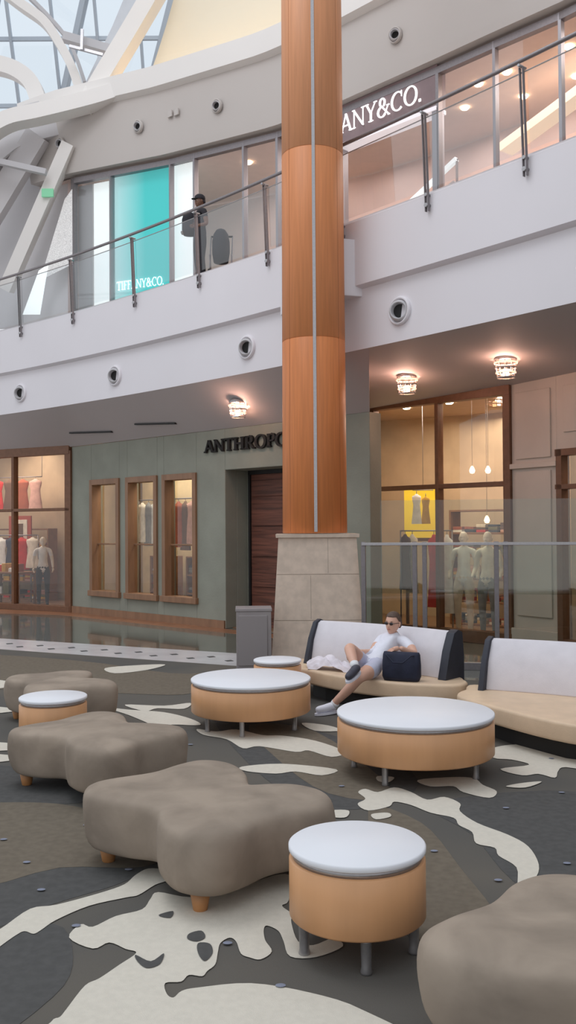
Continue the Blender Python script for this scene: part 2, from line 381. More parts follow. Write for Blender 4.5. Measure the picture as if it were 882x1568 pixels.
for t in (0.02,1.2,2.4): R3.box(mb,t,t+.1,-.1,.05,0,3.05,BRONZE)
R3.box(mb,0,R3.L,-.1,.05,2.95,3.05,BRONZE);R3.box(mb,0,R3.L,-.1,.05,2.45,2.52,BRONZE);R3.box(mb,0,R3.L,-.1,.05,0,.2,BRONZE)
mb.done('frame',e); mb=MB(); R3.quad(mb,0,R3.L,-.03,.1,3.0,GLASS); mb.done('pane',e,recalc=False)
# interiors
mb=MB()
BK=[(-11,27.5),(-6.2,24.6),(-2.0,22.4),(1.0,20.5),(4.2,18.6),(7.5,15.5),(9,11)]
mb.strip([(*p,0) for p in BK],[(*p,4.2) for p in BK],GOLDIN,False)
mb.done('wall_store_back',recalc=False)
CPOLY=[(-11,27.5),(-10.5,24.1),(-4.97,21.1),(1.3,15.2),(1.5,16.6),(3.6,14.7),(4.3,13.7),(6.3,11.0),(9,11),(7.5,15.5),(4.2,18.6),(1.0,20.5),(-2.0,22.4),(-6.2,24.6)]
mb=MB(); CE=mat('store_ceiling',(190,166,140),.8,var=.03)
mb.prism(CPOLY,4.2,4.3,CE); mb.done('ceiling_store')
mb=MB(); mb.prism(CPOLY,0.0,.02,STFLOOR); mb.done('floor_store')
mb=MB(); mb.obox((-4.95,21.0,0),(.12,.05,0),(1.0,3.0,0),(0,0,4.2),GOLDIN); mb.obox((1.50,16.65,0),(.1,0.03,0),(.42,3.6,0),(0,0,4.2),GOLDIN)
mb.obox((4.3,13.9,0),(.1,.06,0),(1.6,2.6,0),(0,0,4.2),GOLDIN); mb.done('wall_store_partition')
mb=MB(); G.box(mb,.0,5.1,-2.1,-2.0,0,4.0,mat('display_back_cream',(210,188,150),.8,var=.12,scale=2)); mb.done('wall_display_back')
def area(name,loc,size,power,col=(1,.82,.6),rot=(0,0,0),sy=None):
    l=bpy.data.lights.new(name,'AREA'); l.energy=power; l.size=size; l.color=col
    if sy: l.shape='RECTANGLE'; l.size_y=sy
    o=bpy.data.objects.new(name,l); C.objects.link(o); o.location=loc; o.rotation_euler=rot; return o
area('store_ceiling_light',(-7.5,23.6,4.1),2,100,(1,.84,.70))
for t in (1.3,2.6,3.9): area('display_light',tuple(G.p(t,-1.1,3.9)),.8,34,(1,.90,.72))
area('store_ceiling_light',(2.9,16.6,4.1),1.6,90,(1,.86,.72)); area('store_ceiling_light',(3.6,17.6,4.1),1.6,50,(1,.86,.70))
area('store_ceiling_light',(6,13.2,4.1),1.5,50,(1,.84,.68))
# ---------------------------------------------------------------- clothing and store props
def garment(mb,p,m,w=.22,h=.8,rz=0,flare=1.1):
    mb.lathe((p[0],p[1],p[2]-h),[(w*flare,0),(w*flare*1.0,.02),(w*.8,h*.45),(w*.72,h*.62),(w*.98,h*.84),(w*.9,h*.9),(w*.35,h*.94),(w*.25,h*.97),(0,h*.975)],m,16,1,.35,rz=rz)
    mb.cyl((p[0],p[1],p[2]-h*.04),(p[0],p[1],p[2]+.04),.006,.006,STEELD,6)
CL=[mat('cloth_'+n,c,.9,var=.1,scale=9) for n,c in [('cream',(226,214,196)),('rust',(160,84,58)),('olive',(110,106,74)),('blush',(206,160,146)),('navy',(52,56,74)),('white',(232,230,226)),('brown',(104,74,56)),('grey',(130,128,126)),('mustard',(204,160,70)),('red',(196,44,40))]]
def rack(a,b,z,items,rz,h=.85):
    mb=MB(); a=Vector((*a,z)); b=Vector((*b,z)); mb.cyl(a,b,.015,.015,STEELD,8)
    for q in (a,b): mb.cyl((q.x,q.y,0.02),q,.015,.015,STEELD,8); mb.cyl((q.x,q.y,0.02),(q.x,q.y,.04),.14,.14,STEELD,16)
    n=len(items)
    for i,it in enumerate(items):
        q=a.lerp(b,(i+.5)/n); garment(mb,(q.x,q.y,q.z-.03),CL[it],.2,h*random.uniform(.85,1.1),rz+random.uniform(-.3,.3))
    mb.done('clothes_rack')
def shelfunit(c,w,h,d,rz,rows=4):
    mb=MB(); M=Matrix.Rotation(rz,3,'Z'); c=Vector((*c,.02)); SW=mat('shelf_wood',(134,92,60),.5,var=.12,scale=6)
    def bx(x,y,z,sx,sy,sz,m): mb.obox(c+M@Vector((x-sx/2,y-sy/2,z)),M@Vector((sx,0,0)),M@Vector((0,sy,0)),Vector((0,0,sz)),m)
    bx(-w/2,0,0,.04,d,h,SW); bx(w/2,0,0,.04,d,h,SW)
    for r in range(rows+1):
        z=r*(h-.04)/rows; bx(0,0,z,w,d,.04,SW)
        if r<rows:
            x=-w/2+.14
            while x<w/2-.1:
                hh=0
                for k in range(random.randint(2,4)):
                    t=random.uniform(.04,.07)
                    if hh+t>(h/rows)-.1: break
                    bx(x,0,z+.04+hh,.2,d*.75,t*.93,random.choice(CL)); hh+=t
                x+=.26
    mb.done('display_shelf',bevel=.006)
def wtable(c,rz=0,w=1.2):
    mb=MB(); M=Matrix.Rotation(rz,3,'Z'); c=Vector((*c,.02)); SW=mat('shelf_wood',(134,92,60))
    def bx(x,y,z,sx,sy,sz,m): mb.obox(c+M@Vector((x-sx/2,y-sy/2,z)),M@Vector((sx,0,0)),M@Vector((0,sy,0)),Vector((0,0,sz)),m)
    bx(0,0,.78,w,.7,.05,SW)
    for x in (-w/2+.06,w/2-.06):
        for y in (-.28,.28): bx(x,y,0,.06,.06,.78,SW)
    for i in range(7): bx(-w/2+.12+i*(w-.2)/7,random.uniform(-.15,.1),.83,.13,.25,random.uniform(.05,.22),CL[(5,0,9,8,3,5,1)[i]])
    bx(0,0,.25,w-.1,.6,.03,SW)
    for i in range(4): bx(-w/2+.25+i*.24,0,.28,.2,.4,random.uniform(.1,.3),random.choice(CL))
    mb.done('display_table',bevel=.008)
D=math.atan2(G.D.y,G.D.x)
for t,its in ((1.35,[0,7,5]),(2.65,[1,6,3]),(3.9,[2,8,0])):
    a=G.p(t-.35,-1.15,0); b=G.p(t+.35,-1.15,0); rack((a.x,a.y),(b.x,b.y),2.55,its,D,1.0)
    q=G.p(t,-1.65,0); shelfunit((q.x,q.y),.8,1.25,.3,D,3)
rack((-8.6,24.3),(-6.4,23.4),1.75,[4,9,7,5,4,9,0],-.4,.9)
# upper wall garments in the left shop
mb=MB(); q=Wall((-8.0,24.5),(-6.3,23.9))
for i,it in enumerate((9,6,1,3)): p=q.p(.25+i*.4,0,0); garment(mb,(p.x,p.y,3.25),CL[it],.2,.85,-.35)
a=q.p(.05,0,3.28);b=q.p(1.65,0,3.28); mb.cyl(a,b,.012,.012,STEELD,8); mb.cyl(a,a+Vector((0,0,.9)),.008,.008,STEELD,6); mb.cyl(b,b+Vector((0,0,.9)),.008,.008,STEELD,6); mb.done('hanging_clothes')
shelfunit((-7.2,24.7),2.2,1.9,.35,-.5,4); wtable((-7.0,22.95),-.5,1.3)
shelfunit((3.9,17.2),1.8,2.2,.35,D,5); wtable((4.3,15.6),D,1.0)
rack((4.9,13.2),(5.9,12.0),1.75,[0,2,6,4],D,1.0)
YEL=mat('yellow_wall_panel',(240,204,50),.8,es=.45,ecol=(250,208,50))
a_,b_=onray(619,16.75),onray(672,16.45)
q=Wall(a_,b_); mb=MB(); q.box(mb,0,q.L,-.1,0,1.70,2.62,YEL); q.box(mb,-.03,q.L+.03,-.12,.01,1.64,1.70,BRONZE); q.box(mb,.0,.05,-.1,-.05,.02,1.7,STEELD);q.box(mb,q.L-.05,q.L,-.1,-.05,.02,1.7,STEELD)
mb.done('yellow_display_board')
mb=MB(); p=onray(638,16.25); garment(mb,(p[0],p[1],2.50),CL[5],.10,.55,D); p=onray(652,16.2); garment(mb,(p[0],p[1],2.45),CL[8],.09,.5,D); mb.cyl((*onray(632,16.25),2.55),(*onray(664,16.2),2.55),.008,.008,STEELD,6); mb.cyl((*onray(648,16.22),2.55),(*onray(648,16.22),4.2),.005,.005,STEELD,6); mb.done('hanging_clothes')
mb=MB(); q=Wall((-7.3,23.9),(-6.6,23.55)); q.box(mb,0,.75,-.04,0,1.5,2.25,mat('poster_frame',(170,70,50),.6)); q.box(mb,.12,.63,0,.01,1.6,2.15,CL[0]); q.box(mb,.28,.5,.01,.015,1.65,2.05,CL[6]); mb.box((-7.25,23.95,1.1),(.04,.04,2.2),STEELD); mb.box((-6.65,23.65,1.1),(.04,.04,2.2),STEELD); mb.done('framed_poster',bevel=.004)
mb=MB()
for p in [(-7.8,23.2),(-6.6,22.6),(-5.7,22.3),(-7.1,24),(2.7,15.9),(3.3,15.5),(3.0,16.9),(3.7,16.0),(4.4,16.2),(2.3,17.6),(5.2,13.0),(5.6,12.6)]:
    mb.lathe((p[0],p[1],4.17),[(0,0),(.06,0),(.08,.03)],SPOT,14)
mb.done('store_downlights')
for i,p in enumerate([(3.35,15.4,2.0),(3.42,15.6,2.85),(3.15,15.6,2.85)]):
    mb=MB(); mb.cyl((p[0],p[1],p[2]+.08),(p[0],p[1],4.2),.003,.003,STEELD,6); mb.lathe(p,[(0,-.05),(.035,-.04),(.05,0),(.035,.045),(.015,.08),(0,.08)],PEND,16); mb.done('pendant_lamp')
# ---------------------------------------------------------------- balcony
xs=[-12+ i*.35 for i in range(52)]
mb=MB()
def row(n,z): return [F(x,n,z) for x in xs]
prof=[(0,4.5),(0,5.38),(.10,5.42),(.10,6.36),(.08,6.40),(-.3,6.40)]
for (n0,z0),(n1,z1) in zip(prof,prof[1:]): mb.strip(row(n0,z0),row(n1,z1),WHITE)
mb.strip(row(0,4.5),row(-.12,4.5),WHITE)
bal=empty('balcony'); mb.done('fascia',bal)
def nearest_seg_polyline(P,k):
    for a,b in zip(P,P[1:]):
        den=(b[0]-a[0])-k*(b[1]-a[1])
        if abs(den)<1e-9: continue
        t=(k*a[1]-a[0])/den
        if -1e-6<=t<=1+1e-6: return tuple(a[i]+(b[i]-a[i])*t for i in range(3))
LB=[(-14,25.8,LT),(-4.97,20.9,3.78),(1.34,14.87,3.78),(1.49,16.5,4.02),(3.56,14.5,4.14),(4.25,13.5,4.17),(9,6.5,4.17)]
def sof(px,t):
    k=bear(px); a=solve(k,Fy); b=nearest_seg_polyline(LB,k)
    A=Vector((a[0],a[1],4.5)); B=Vector(b); return A.lerp(B,t)
mb=MB(); pxs=list(range(-180,566,15))
LA=[sof(p,0) for p in pxs]; LBB=[sof(p,1) for p in pxs]
pxr=list(range(580,1180,15)); RA=[sof(p,0) for p in pxr]; RB=[sof(p,1) for p in pxr]
kx=solve(bear(567),Fy); PA=Vector((kx[0],kx[1],4.5)); P1=Vector((1.34,14.87,3.78)); P2=Vector((1.49,16.5,4.02))
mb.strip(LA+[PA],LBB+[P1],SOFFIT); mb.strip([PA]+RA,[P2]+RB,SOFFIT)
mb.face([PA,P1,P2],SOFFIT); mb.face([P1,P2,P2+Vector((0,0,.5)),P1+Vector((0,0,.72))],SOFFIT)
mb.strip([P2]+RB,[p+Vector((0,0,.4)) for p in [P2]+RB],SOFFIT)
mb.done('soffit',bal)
mb=MB()
for a,b,t in ((108,172,.72),(208,270,.72)):
    A=sof(a,t-.08)-Vector((0,0,.012)); B=sof(b,t+.02)-Vector((0,0,.012)); mb.beam(A,B,.07,.03,DARK)
mb.done('ceiling_slot_vent')
mb=MB(); pl=list(range(-200,1300,25))
A=[];B=[]
for p in pl:
    k=bear(p); a=solve(k,Fy); b=solve(k,Uy); A.append(Vector((a[0],a[1],6.38))); B.append(Vector((b[0]*1.25,b[1]*1.25,6.38)))
mb.strip(A,B,mat('upper_floor_tile',(190,180,170),.4,var=.05)); mb.done('floor_upper',recalc=False)
# railing
rail=empty('glass_railing')
px_=[-8.8,-7.2,-5.75,-4.31,-2.8,-1.44,-.2,.93,2.0,3.0,3.95,4.9]
mb=MB()
for x in px_:
    T=Vector((-Fn(x).y,Fn(x).x,0))
    for o in (-.024,.024):
        c0=F(x,.14,6.12)+T*o; c1=F(x,.20,7.42)+T*o
        mb.beam(c0,c1,.010,.04,STEELD,up=Fn(x))
    mb.cyl(F(x,.10,6.2),F(x,.18,6.2),.028,.028,STEEL,12); mb.cyl(F(x,.10,6.34),F(x,.18,6.34),.023,.023,STEEL,12)
    mb.cyl(F(x,.12,7.43),F(x,.26,7.43),.018,.018,STEEL,10)
mb.done('posts',rail)
mb=MB()
for a,b in zip(px_,px_[1:]):
    n=4
    for i in range(n):
        x0=a+(b-a)*(i/n)+(.04 if i==0 else 0); x1=a+(b-a)*((i+1)/n)-(.04 if i==n-1 else 0)
        mb.face([F(x0,.13,6.42),F(x1,.13,6.42),F(x1,.17,7.36),F(x0,.17,7.36)],GLASSR)
mb.done('glass_panels',rail,recalc=False)
tube('handrail',[F(x,.24,7.48) for x in xs],.026,STEELD,rail)
tube('glass_cap',[F(x,.17,7.37) for x in xs],.008,STEEL,rail)
def nozzle(p,N,r,m=WHITE,tilt=None):
    N=Vector(N).normalized(); q=N.to_track_quat('Z','Y').to_matrix()
    mb=MB()
    mb.lathe(p,[(r*1.02,-.01),(r*1.03,.02),(r*.96,.045),(r*.86,.05),(r*.80,.03),(r*.78,-.01),(r*.7,-.02)],m,40,axis=q)
    t=(tilt or N).normalized().to_track_quat('Z','Y').to_matrix()
    mb.lathe(p,[(r*.76,-.02),(r*.74,.05),(r*.64,.09),(r*.55,.10),(r*.52,.08),(r*.46,-.02)],GREY,36,axis=t)
    mb.lathe(p,[(r*.50,.01),(0,.01)],DARK,30,axis=t)
    mb.done('air_jet_diffuser')
for x in (-5.9,-3.39,-.66,1.59,3.75):
    nozzle(F(x,0,4.92),Fn(x),.20,WHITE,Fn(x)+Vector((.45,0,-.05)))
mb=MB(); mb.prism([(.15,13.3),(.75,13.2),(1.33,13.38),(1.25,13.65),(.3,14.35),(-.1,14.5)],5.27,6.1,WHITE); mb.done('column_bracket',bevel=.01)
for px,t in ((365,.5),(625,.52),(777,.54)):
    P=sof(px,t); e=empty('crystal_ceiling_light'); mb=MB()
    mb.lathe(P-Vector((0,0,.02)),[(0,.0),(.15,0),(.16,.02),(.1,.1),(0,.1)],STEEL,28)
    CR=MATS.get('crystal_ring') or mat('crystal_ring',(255,214,190),.2,es=1.6,ecol=(255,190,160))
    for i in range(4):
        rr=.165-.012*i; z=-.06-.07*i
        mb.lathe(P+Vector((0,0,z)),[(rr,-.012),(rr+.008,0),(rr,.012),(rr-.01,0),(rr,-.012)],CR if i%2==0 else STEEL,32)
    for i in range(10):
        a=i*math.pi/5; mb.cyl(P+Vector((.155*math.cos(a),.155*math.sin(a),-.02)),P+Vector((.125*math.cos(a),.125*math.sin(a),-.28)),.006,.006,STEEL,6)
    mb.lathe(P+Vector((0,0,-.2)),[(0,-.06),(.04,-.05),(.045,0),(.04,.05),(0,.06)],WARM,16)
    mb.done('body',e)
    l=bpy.data.lights.new('fixture_glow','POINT'); l.energy=19; l.color=(1,.58,.44); l.shadow_soft_size=.08
    o=bpy.data.objects.new('glow_lamp',l); C.objects.link(o); o.location=P+Vector((-.05,-.10,-.14)); o.parent=e
# ---------------------------------------------------------------- upper storefront
def U(px,back=0): 
    k=bear(px); a=solve(k,Uy); return (a[0]+.7*back,a[1]+.72*back)
def Ur(px,back=0):
    k=bear(px); a=solve(k,Uy); return (k*(a[1]+back),a[1]+back)
UT=9.8
FR=mat('upper_window_frame',(156,152,156),.4,.4)
e=empty('window_7'); mb=MB()
fr=[(115,.10,STEELD),(173,.04,FR),(265,.04,FR),(302,.05,FR),(378,.05,FR),(430,.06,FR),(527,.06,STEELD),(678,.06,STEELD),(766,.05,FR),(868,.05,FR),(985,.05,FR)]
for px,w,m in fr:
    p=U(px); mb.box((p[0],p[1],(6.4+UT)/2),(w,.12,UT-6.4),m,-.75)
pl=[115,173,265,302,378,430,527,600,678,766,868,985]
for a,b in zip(pl,pl[1:]):
    A=Vector((*U(a),0));B=Vector((*U(b),0))
    mb.beam(A+Vector((0,0,UT-.06)),B+Vector((0,0,UT-.06)),.12,.12,STEELD); mb.beam(A+Vector((0,0,6.45)),B+Vector((0,0,6.45)),.1,.1,STEELD)
mb.done('frame',e)
mb=MB()
for a,b in zip(pl,pl[1:]):
    if a in(527,600): continue
    mb.face([(*U(a),6.4),(*U(b),6.4),(*U(b),UT),(*U(a),UT)],GLASS)
mb.done('pane',e,recalc=False)
PINK=mat('boutique_wall_blush',(212,190,184),.8,var=.05,scale=1)
mb=MB(); bk=[105,300,430,560,700,860,1100]
mb.strip([(*U(p,3.0),6.4) for p in bk],[(*U(p,3.0),UT) for p in bk],PINK,False)
a=U(105);b=U(105,3.0); mb.face([(*a,6.4),(*b,6.4),(*b,UT),(*a,UT)],PINK); mb.done('wall_boutique_back',recalc=False)
mb=MB(); mb.strip([(*U(p,-.0),UT+.02) for p in [60]+bk],[(*U(p,3.2),UT+.02) for p in [60]+bk],mat('boutique_ceiling',(212,190,180),.8,var=.02),False); mb.done('ceiling_boutique',recalc=False)
for px,en in ((350,30),(480,28),(620,38),(760,46),(900,46)):
    p=U(px,1.5); area('boutique_light',(p[0],p[1],UT-.05),1.6,en,(1,.89,.84))
mb=MB()
for px,bk_ in ((330,1),(345,2),(400,1),(560,1.2),(600,.8),(640,1.6),(690,1),(715,2),(735,1),(833,1.0),(860,2),(800,2)):
    p=U(px,bk_); mb.lathe((p[0],p[1],UT-.02),[(0,0),(.06,0),(.08,.02)],SPOT,14)
mb.done('boutique_downlights')
mb=MB(); A=Vector((*U(690,1.9),8.9));B=Vector((*U(1000,1.5),9.75)); mb.beam(A,B,.35,.16,mat('cove_strip',(255,230,200),.6,es=.5,ecol=(255,224,190)))
A=Vector((*U(320,2.6),9.0));B=Vector((*U(395,2.5),9.1)); mb.beam(A,B,.3,.16,MATS['cove_strip']); mb.done('cove_light_strip')
CAB=mat('boutique_cabinet',(190,160,154),.5,var=.06,scale=3)
for px in (335,395,690,740,800,860,930):
    p=U(px,2.8); mb=MB(); mb.box((p[0],p[1],7.5),(1.1,.3,2.1),CAB,-.75); mb.box((p[0]-.12,p[1]-.13,7.9),(.8,.04,.5),WHITE2,-.75); mb.box((p[0]-.12,p[1]-.13,7.1),(.8,.04,.7),PINK,-.75); mb.done('wall_cabinet')
TEAL=bpy.data.materials.new('teal_lightbox'); TEAL.use_nodes=True; nt=TEAL.node_tree; bs=nt.nodes['Principled BSDF']
tc=nt.nodes.new('ShaderNodeTexCoord'); sp=nt.nodes.new('ShaderNodeSeparateXYZ'); rp=nt.nodes.new('ShaderNodeValToRGB')
nt.links.new(tc.outputs['Generated'],sp.inputs[0]); nt.links.new(sp.outputs['X'],rp.inputs[0])
rp.color_ramp.elements[0].color=(*lin((190,226,228)),1); rp.color_ramp.elements[1].color=(*lin((40,196,194)),1); rp.color_ramp.elements[0].position=.0; rp.color_ramp.elements[1].position=.55
nt.links.new(rp.outputs[0],bs.inputs['Base Color']); nt.links.new(rp.outputs[0],bs.inputs['Emission Color']); bs.inputs['Emission Strength'].default_value=.5
WLB=mat('white_lightbox',(236,240,240),.6,es=.7,ecol=(235,242,242),var=.02)
def upanel(name,a,b,z0,z1,m,back=.25):
    A=Vector((*Ur(a,back),0));B=Vector((*Ur(b,back),0)); w=Wall((A.x,A.y),(B.x,B.y)); mb=MB(); w.box(mb,0,w.L,-.05,0,z0,z1,m); return mb.done(name),w
_,w=upanel('teal_display_panel',175,264,6.42,9.75,TEAL)
LW_=mat('lettering_white',(250,250,250),.5,es=.9,ecol=(255,255,255))
serif_text('display_lettering','TIFFANY&CO.',w.p(.10,.02,7.20),w.D,.19,LW_,.01,1.22,tk=.16,tn=.09,sf=.06)
upanel('white_display_panel',145,172,6.42,9.7,WLB); upanel('white_display_panel',267,300,6.42,9.75,WLB)
upanel('grey_display_panel',121,143,6.42,9.7,GREY)
A=U(522,-.05);B=U(678,-.05); w=Wall(A,B); mb=MB(); w.box(mb,0,w.L,-.25,0,9.12,9.85,mat('sign_band',(132,112,114),.4,var=.05)); w.box(mb,0,w.L,-.26,.04,9.05,9.12,mat('sign_band_edge',(225,220,225),.4,es=.5))
w.box(mb,0,.12,-.2,.02,6.4,9.1,FR); w.box(mb,w.L-.1,w.L,-.2,.02,6.4,9.1,FR); mb.done('entrance_canopy')
serif_text('entrance_sign','TIFFANY&CO.',w.p(-.72,.03,9.30),w.D,.34,LW_,.02,2.75,tk=.13,tn=.055,sf=.045)
def vitrine(px,back,wd=1.2):
    p=U(px,back); mb=MB(); mb.box((p[0],p[1],6.85),(wd,.5,.9),mat('vitrine_base',(180,160,152),.4,var=.04),-.75); mb.box((p[0],p[1],7.42),(wd,.5,.24),GLASSR,-.75); mb.box((p[0],p[1],7.31),(wd*.9,.4,.015),WLB,-.75)
    mb.done('jewelry_case')
vitrine(410,1.0,.8); vitrine(585,1.4); vitrine(720,1.0,1.4); vitrine(820,1.2,1.4)
mb=MB(); 
for a,b,z0,z1 in ((540,655,7.75,8.6),):
    A=Vector((*U(a,1.0),z0));B=Vector((*U(b,1.0),z1)); mb.beam(A,B,.08,.08,WLB); mb.beam(A-Vector((0,0,.5)),B-Vector((0,0,.5)),.1,.25,GREY)
    for i in range(6):
        q=A.lerp(B,i/5); mb.beam(q,Vector((q.x,q.y,6.4)),.04,.04,STEELD,up=(0,1,0))
mb.done('stair_balustrade')
# upper band
def Ub(px,n,z): p=U(px,-n); return Vector((p[0],p[1],z))
pb=[-120+i*20 for i in range(70)]
pb2=[p for p in pb if p>=60]
mb=MB()
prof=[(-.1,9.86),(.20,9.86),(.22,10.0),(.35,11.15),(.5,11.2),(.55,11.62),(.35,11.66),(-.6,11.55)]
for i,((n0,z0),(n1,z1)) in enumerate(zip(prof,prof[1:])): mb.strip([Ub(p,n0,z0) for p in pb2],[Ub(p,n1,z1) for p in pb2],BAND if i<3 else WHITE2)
mb.done('ceiling_upper_band')
for px in (112,232,353,490,628,790):
    p=Ub(px,.30,10.52); nozzle(p,(-.69,-.72,-.12),.135,BAND,Vector((-.3,-.9,-.2)))
mb=MB()
for px in (282,292): mb.box(Ub(px,.33,10.62),(.13,.03,.13),BAND,-.75)
mb.done('ceiling_sensor')
mb=MB(); n=26; rows=[]
for j in range(9):
    t=j/8; z=11.3+5.2*t; lf=150+ (300-150)*t*1.1; r=[]
    for i in range(n):
        px=lf+(1050-lf)*i/(n-1); r.append(Ub(px,-.95+ .9*t*t,z))
    rows.append(r)
for a,b in zip(rows,rows[1:]): mb.strip(a,b,CREAMD)
mb.done('ceiling_dome',recalc=False)
mb=MB(); 
mb.strip([Ub(p,-.35,11.6) for p in range(165,1000,25)],[Ub(p,-.25,11.6) for p in range(165,1000,25)],mat('cove_lamp',(255,205,120),.5,es=7,ecol=(255,212,150))); mb.done('cove_light',recalc=False)
# left upper structure
def P3(u,v,d): return Vector((bear(u)*d,d,EYE+(808-v)*d/1400))
LG=mat('left_wall_paint',(204,201,202),.7,var=.03,scale=.7)
mb=MB(); mb.face([P3(-160,500,24),P3(116,500,20.7),P3(116,250,20.7),P3(-160,190,24)],LG); mb.face([P3(-60,260,21.6),P3(150,260,21.6),P3(150,120,21.6),P3(85,150,21.6),P3(-60,200,21.6)],LG); mb.done('wall_upper_left',recalc=False)
st=empty('roof_rib')
mb=MB()
mb.beam(P3(108,215,20.2),P3(10,440,20.9),.28,.3,WHITE2,up=(0,1,0)); mb.beam(P3(60,200,20.4),P3(-60,400,21.2),.5,.3,LG,up=(0,1,0)); mb.done('inclined_rib',st)
mb=MB(); 
PERF=mat('perforated_panel',(222,220,218),.6,var=.25,scale=60,es=.15)  # no lamp: slight emission stands for light passing through the perforations
mb.face([P3(62,425,20.55),P3(113,400,20.45),P3(113,282,20.45),P3(100,300,20.5)],PERF)
mb.face([P3(35,478,20.6),P3(62,478,20.6),P3(75,400,20.5),P3(60,410,20.5)],WLB); mb.done('perforated_screen',recalc=False)
mb=MB(); mb.box(P3(74,290,20.25),(.26,.05,.18),mat('exit_green',(120,190,150),.5,es=.3)); mb.done('exit_sign')
def ribbon(name,pts,w,d,m,dep=.3,parent=None):
    Q=[]
    ext=[pts[0]]+list(pts)+[pts[-1]]
    for i in range(1,len(ext)-2):
        p0,p1,p2,p3=[Vector(ext[i+j][:2]) for j in (-1,0,1,2)]
        for k in range(6):
            t=k/6; Q.append(.5*((2*p1)+(-p0+p2)*t+(2*p0-5*p1+4*p2-p3)*t*t+(-p0+3*p1-3*p2+p3)*t**3))
    Q.append(Vector(pts[-1]))
    X=[P3(q.x,q.y,d) for q in Q]; ss=[]
    for i,p in enumerate(X):
        a=(X[min(i+1,len(X)-1)]-X[max(i-1,0)]).normalized(); nn=Vector((-a.z,0,a.x))*w/2; y=Vector((0,dep/2,0))
        ss.append([p-nn-y,p+nn-y,p+nn+y,p-nn+y])
    mb=MB(); mb.loft(ss,m,False); mb.done(name,parent)
ribbon('ring_beam',[(-60,262),(-10,222),(20,200),(60,186),(120,172),(170,160)],.85,20.6,LG,.5,st)
ribbon('ring_lip',[(-60,240),(-20,200),(15,178),(60,168),(115,155),(160,143),(195,131)],.32,19.7,WHITE2,.4,st)
ribbon('diagonal_rib',[(132,165),(165,108),(200,50),(250,-35)],.36,20.0,WHITE2,.5,st)
ribbon('arch_rib',[(-40,-60),(30,-5),(70,25),(95,62),(112,95),(124,130)],.20,21.4,WHITE2,.3,st)
ribbon('arch_gusset',[(-20,88),(20,98),(48,118),(62,150),(70,180)],.36,21.0,WHITE2,.3,st)
ribbon('arch_rib_inner',[(20,-40),(75,15),(110,60),(132,120)],.08,22,GREY,.2,st)
mb=MB(); mb.beam(P3(100,48,20.5),P3(175,70,20.5),.22,.18,GREY); mb.beam(P3(108,62,20.3),P3(160,76,20.3),.06,.06,STEEL); mb.beam(P3(128,36,20.2),P3(127,68,20.2),.06,.06,STEEL,up=(0,1,0)); mb.beam(P3(-5,240,20),P3(72,258,20),.14,.12,GREY); mb.done('steel_strut',st)
mb=MB(); mb.face([P3(76,165,21.3),P3(145,165,21.3),P3(215,30,21.3),P3(240,-30,21.3),P3(200,-30,21.3),P3(175,30,21.3),P3(130,125,21.3)],mat('gusset_plate',(200,204,210),.6,var=.02)); mb.done('gusset_plate',st,recalc=False)
sk=empty('skylight'); mb=MB()
A0,A1=Vector((-14,26,10.5)),Vector((-1.5,26,10.5)); B0,B1=Vector((-14,21.5,19)),Vector((-1.5,21.5,19))
MUL=mat('skylight_mullion',(180,190,200),.5,.0)
for i in range(12):
    t=i/11; mb.beam(A0.lerp(A1,t),B0.lerp(B1,t),.07,.12,MUL,up=(0,-1,.5))
for i in range(7):
    t=i/6; mb.beam(A0.lerp(B0,t),A1.lerp(B1,t),.07,.10,MUL)
for i in range(0,10,2): mb.beam(A0.lerp(A1,i/11),B0.lerp(B1,(i+3)/11),.16,.16,MUL,up=(0,-1,.5))
mb.done('mullions',sk); mb=MB(); mb.face([A0,A1,B1,B0],glassmat('skylight_glass',(.93,.97,1.0),.02)); mb.done('glazing',sk,recalc=False)
# ---------------------------------------------------------------- column and pedestal
col=empty('wood_clad_column'); cx,cy=.384,13.1
COLW=mat('column_wood_veneer',(204,124,70),.48,var=.08,scale=5,stretch=(6,6,.25),detail=6,spec=.4)
COLW2=mat('column_wood_haze_mid',(204,130,80),.5,var=.07,scale=5,stretch=(6,6,.25),detail=6,spec=.4)  # same veneer, slightly paler: haze mixed into the colour
COLW3=mat('column_wood_haze_top',(200,138,96),.5,var=.07,scale=5,stretch=(6,6,.25),detail=6,spec=.4)  # palest veneer tone: haze washing out the upper column, painted into its colour
mb=MB()
zs=[1.82,4.56,7.24,10.2,12.5]
def cr(z): return .462-.03*(z-1.8)/8
for i,(a,b) in enumerate(zip(zs,zs[1:])):
    mb.lathe((cx,cy,0),[(cr(a)-.008,a),(cr(a),a+.008),(cr(b),b-.008),(cr(b)-.008,b)],(COLW,COLW2,COLW3,COLW3)[i],72)
mb.done('veneer',col)
mb=MB()
for ang in (-90,0,180,90,-140,-40):
    a=math.radians(ang); w=.022 if ang==-90 else .003; m_=STEEL if ang==-90 else VSEAM
    u=Vector((math.cos(a),math.sin(a),0)); t=Vector((-u.y,u.x,0))
    p0=Vector((cx,cy,1.84))+u*(cr(1.8)-.01)-t*w; p1=Vector((cx,cy,12.4))+u*(cr(12.4)-.01)-t*w
    h=u*.018 if ang==-90 else u*.0105
    mb.hexa([p0,p0+t*2*w,p0+t*2*w+h,p0+h,p1,p1+t*2*w,p1+t*2*w+h,p1+h],m_)
mb.done('joint_strip',col)
mb=MB()
def fr_(c,w0,w1,z0,z1,m):
    B=[(c[0]+sx*w0,c[1]+sy*w0,z0) for sx,sy in((-1,-1),(1,-1),(1,1),(-1,1))]; T=[(c[0]+sx*w1,c[1]+sy*w1,z1) for sx,sy in((-1,-1),(1,-1),(1,1),(-1,1))]
    mb.hexa(B+T,m)
pc=(.405,13.18)
def pw(z): return .645-.105*z/1.76
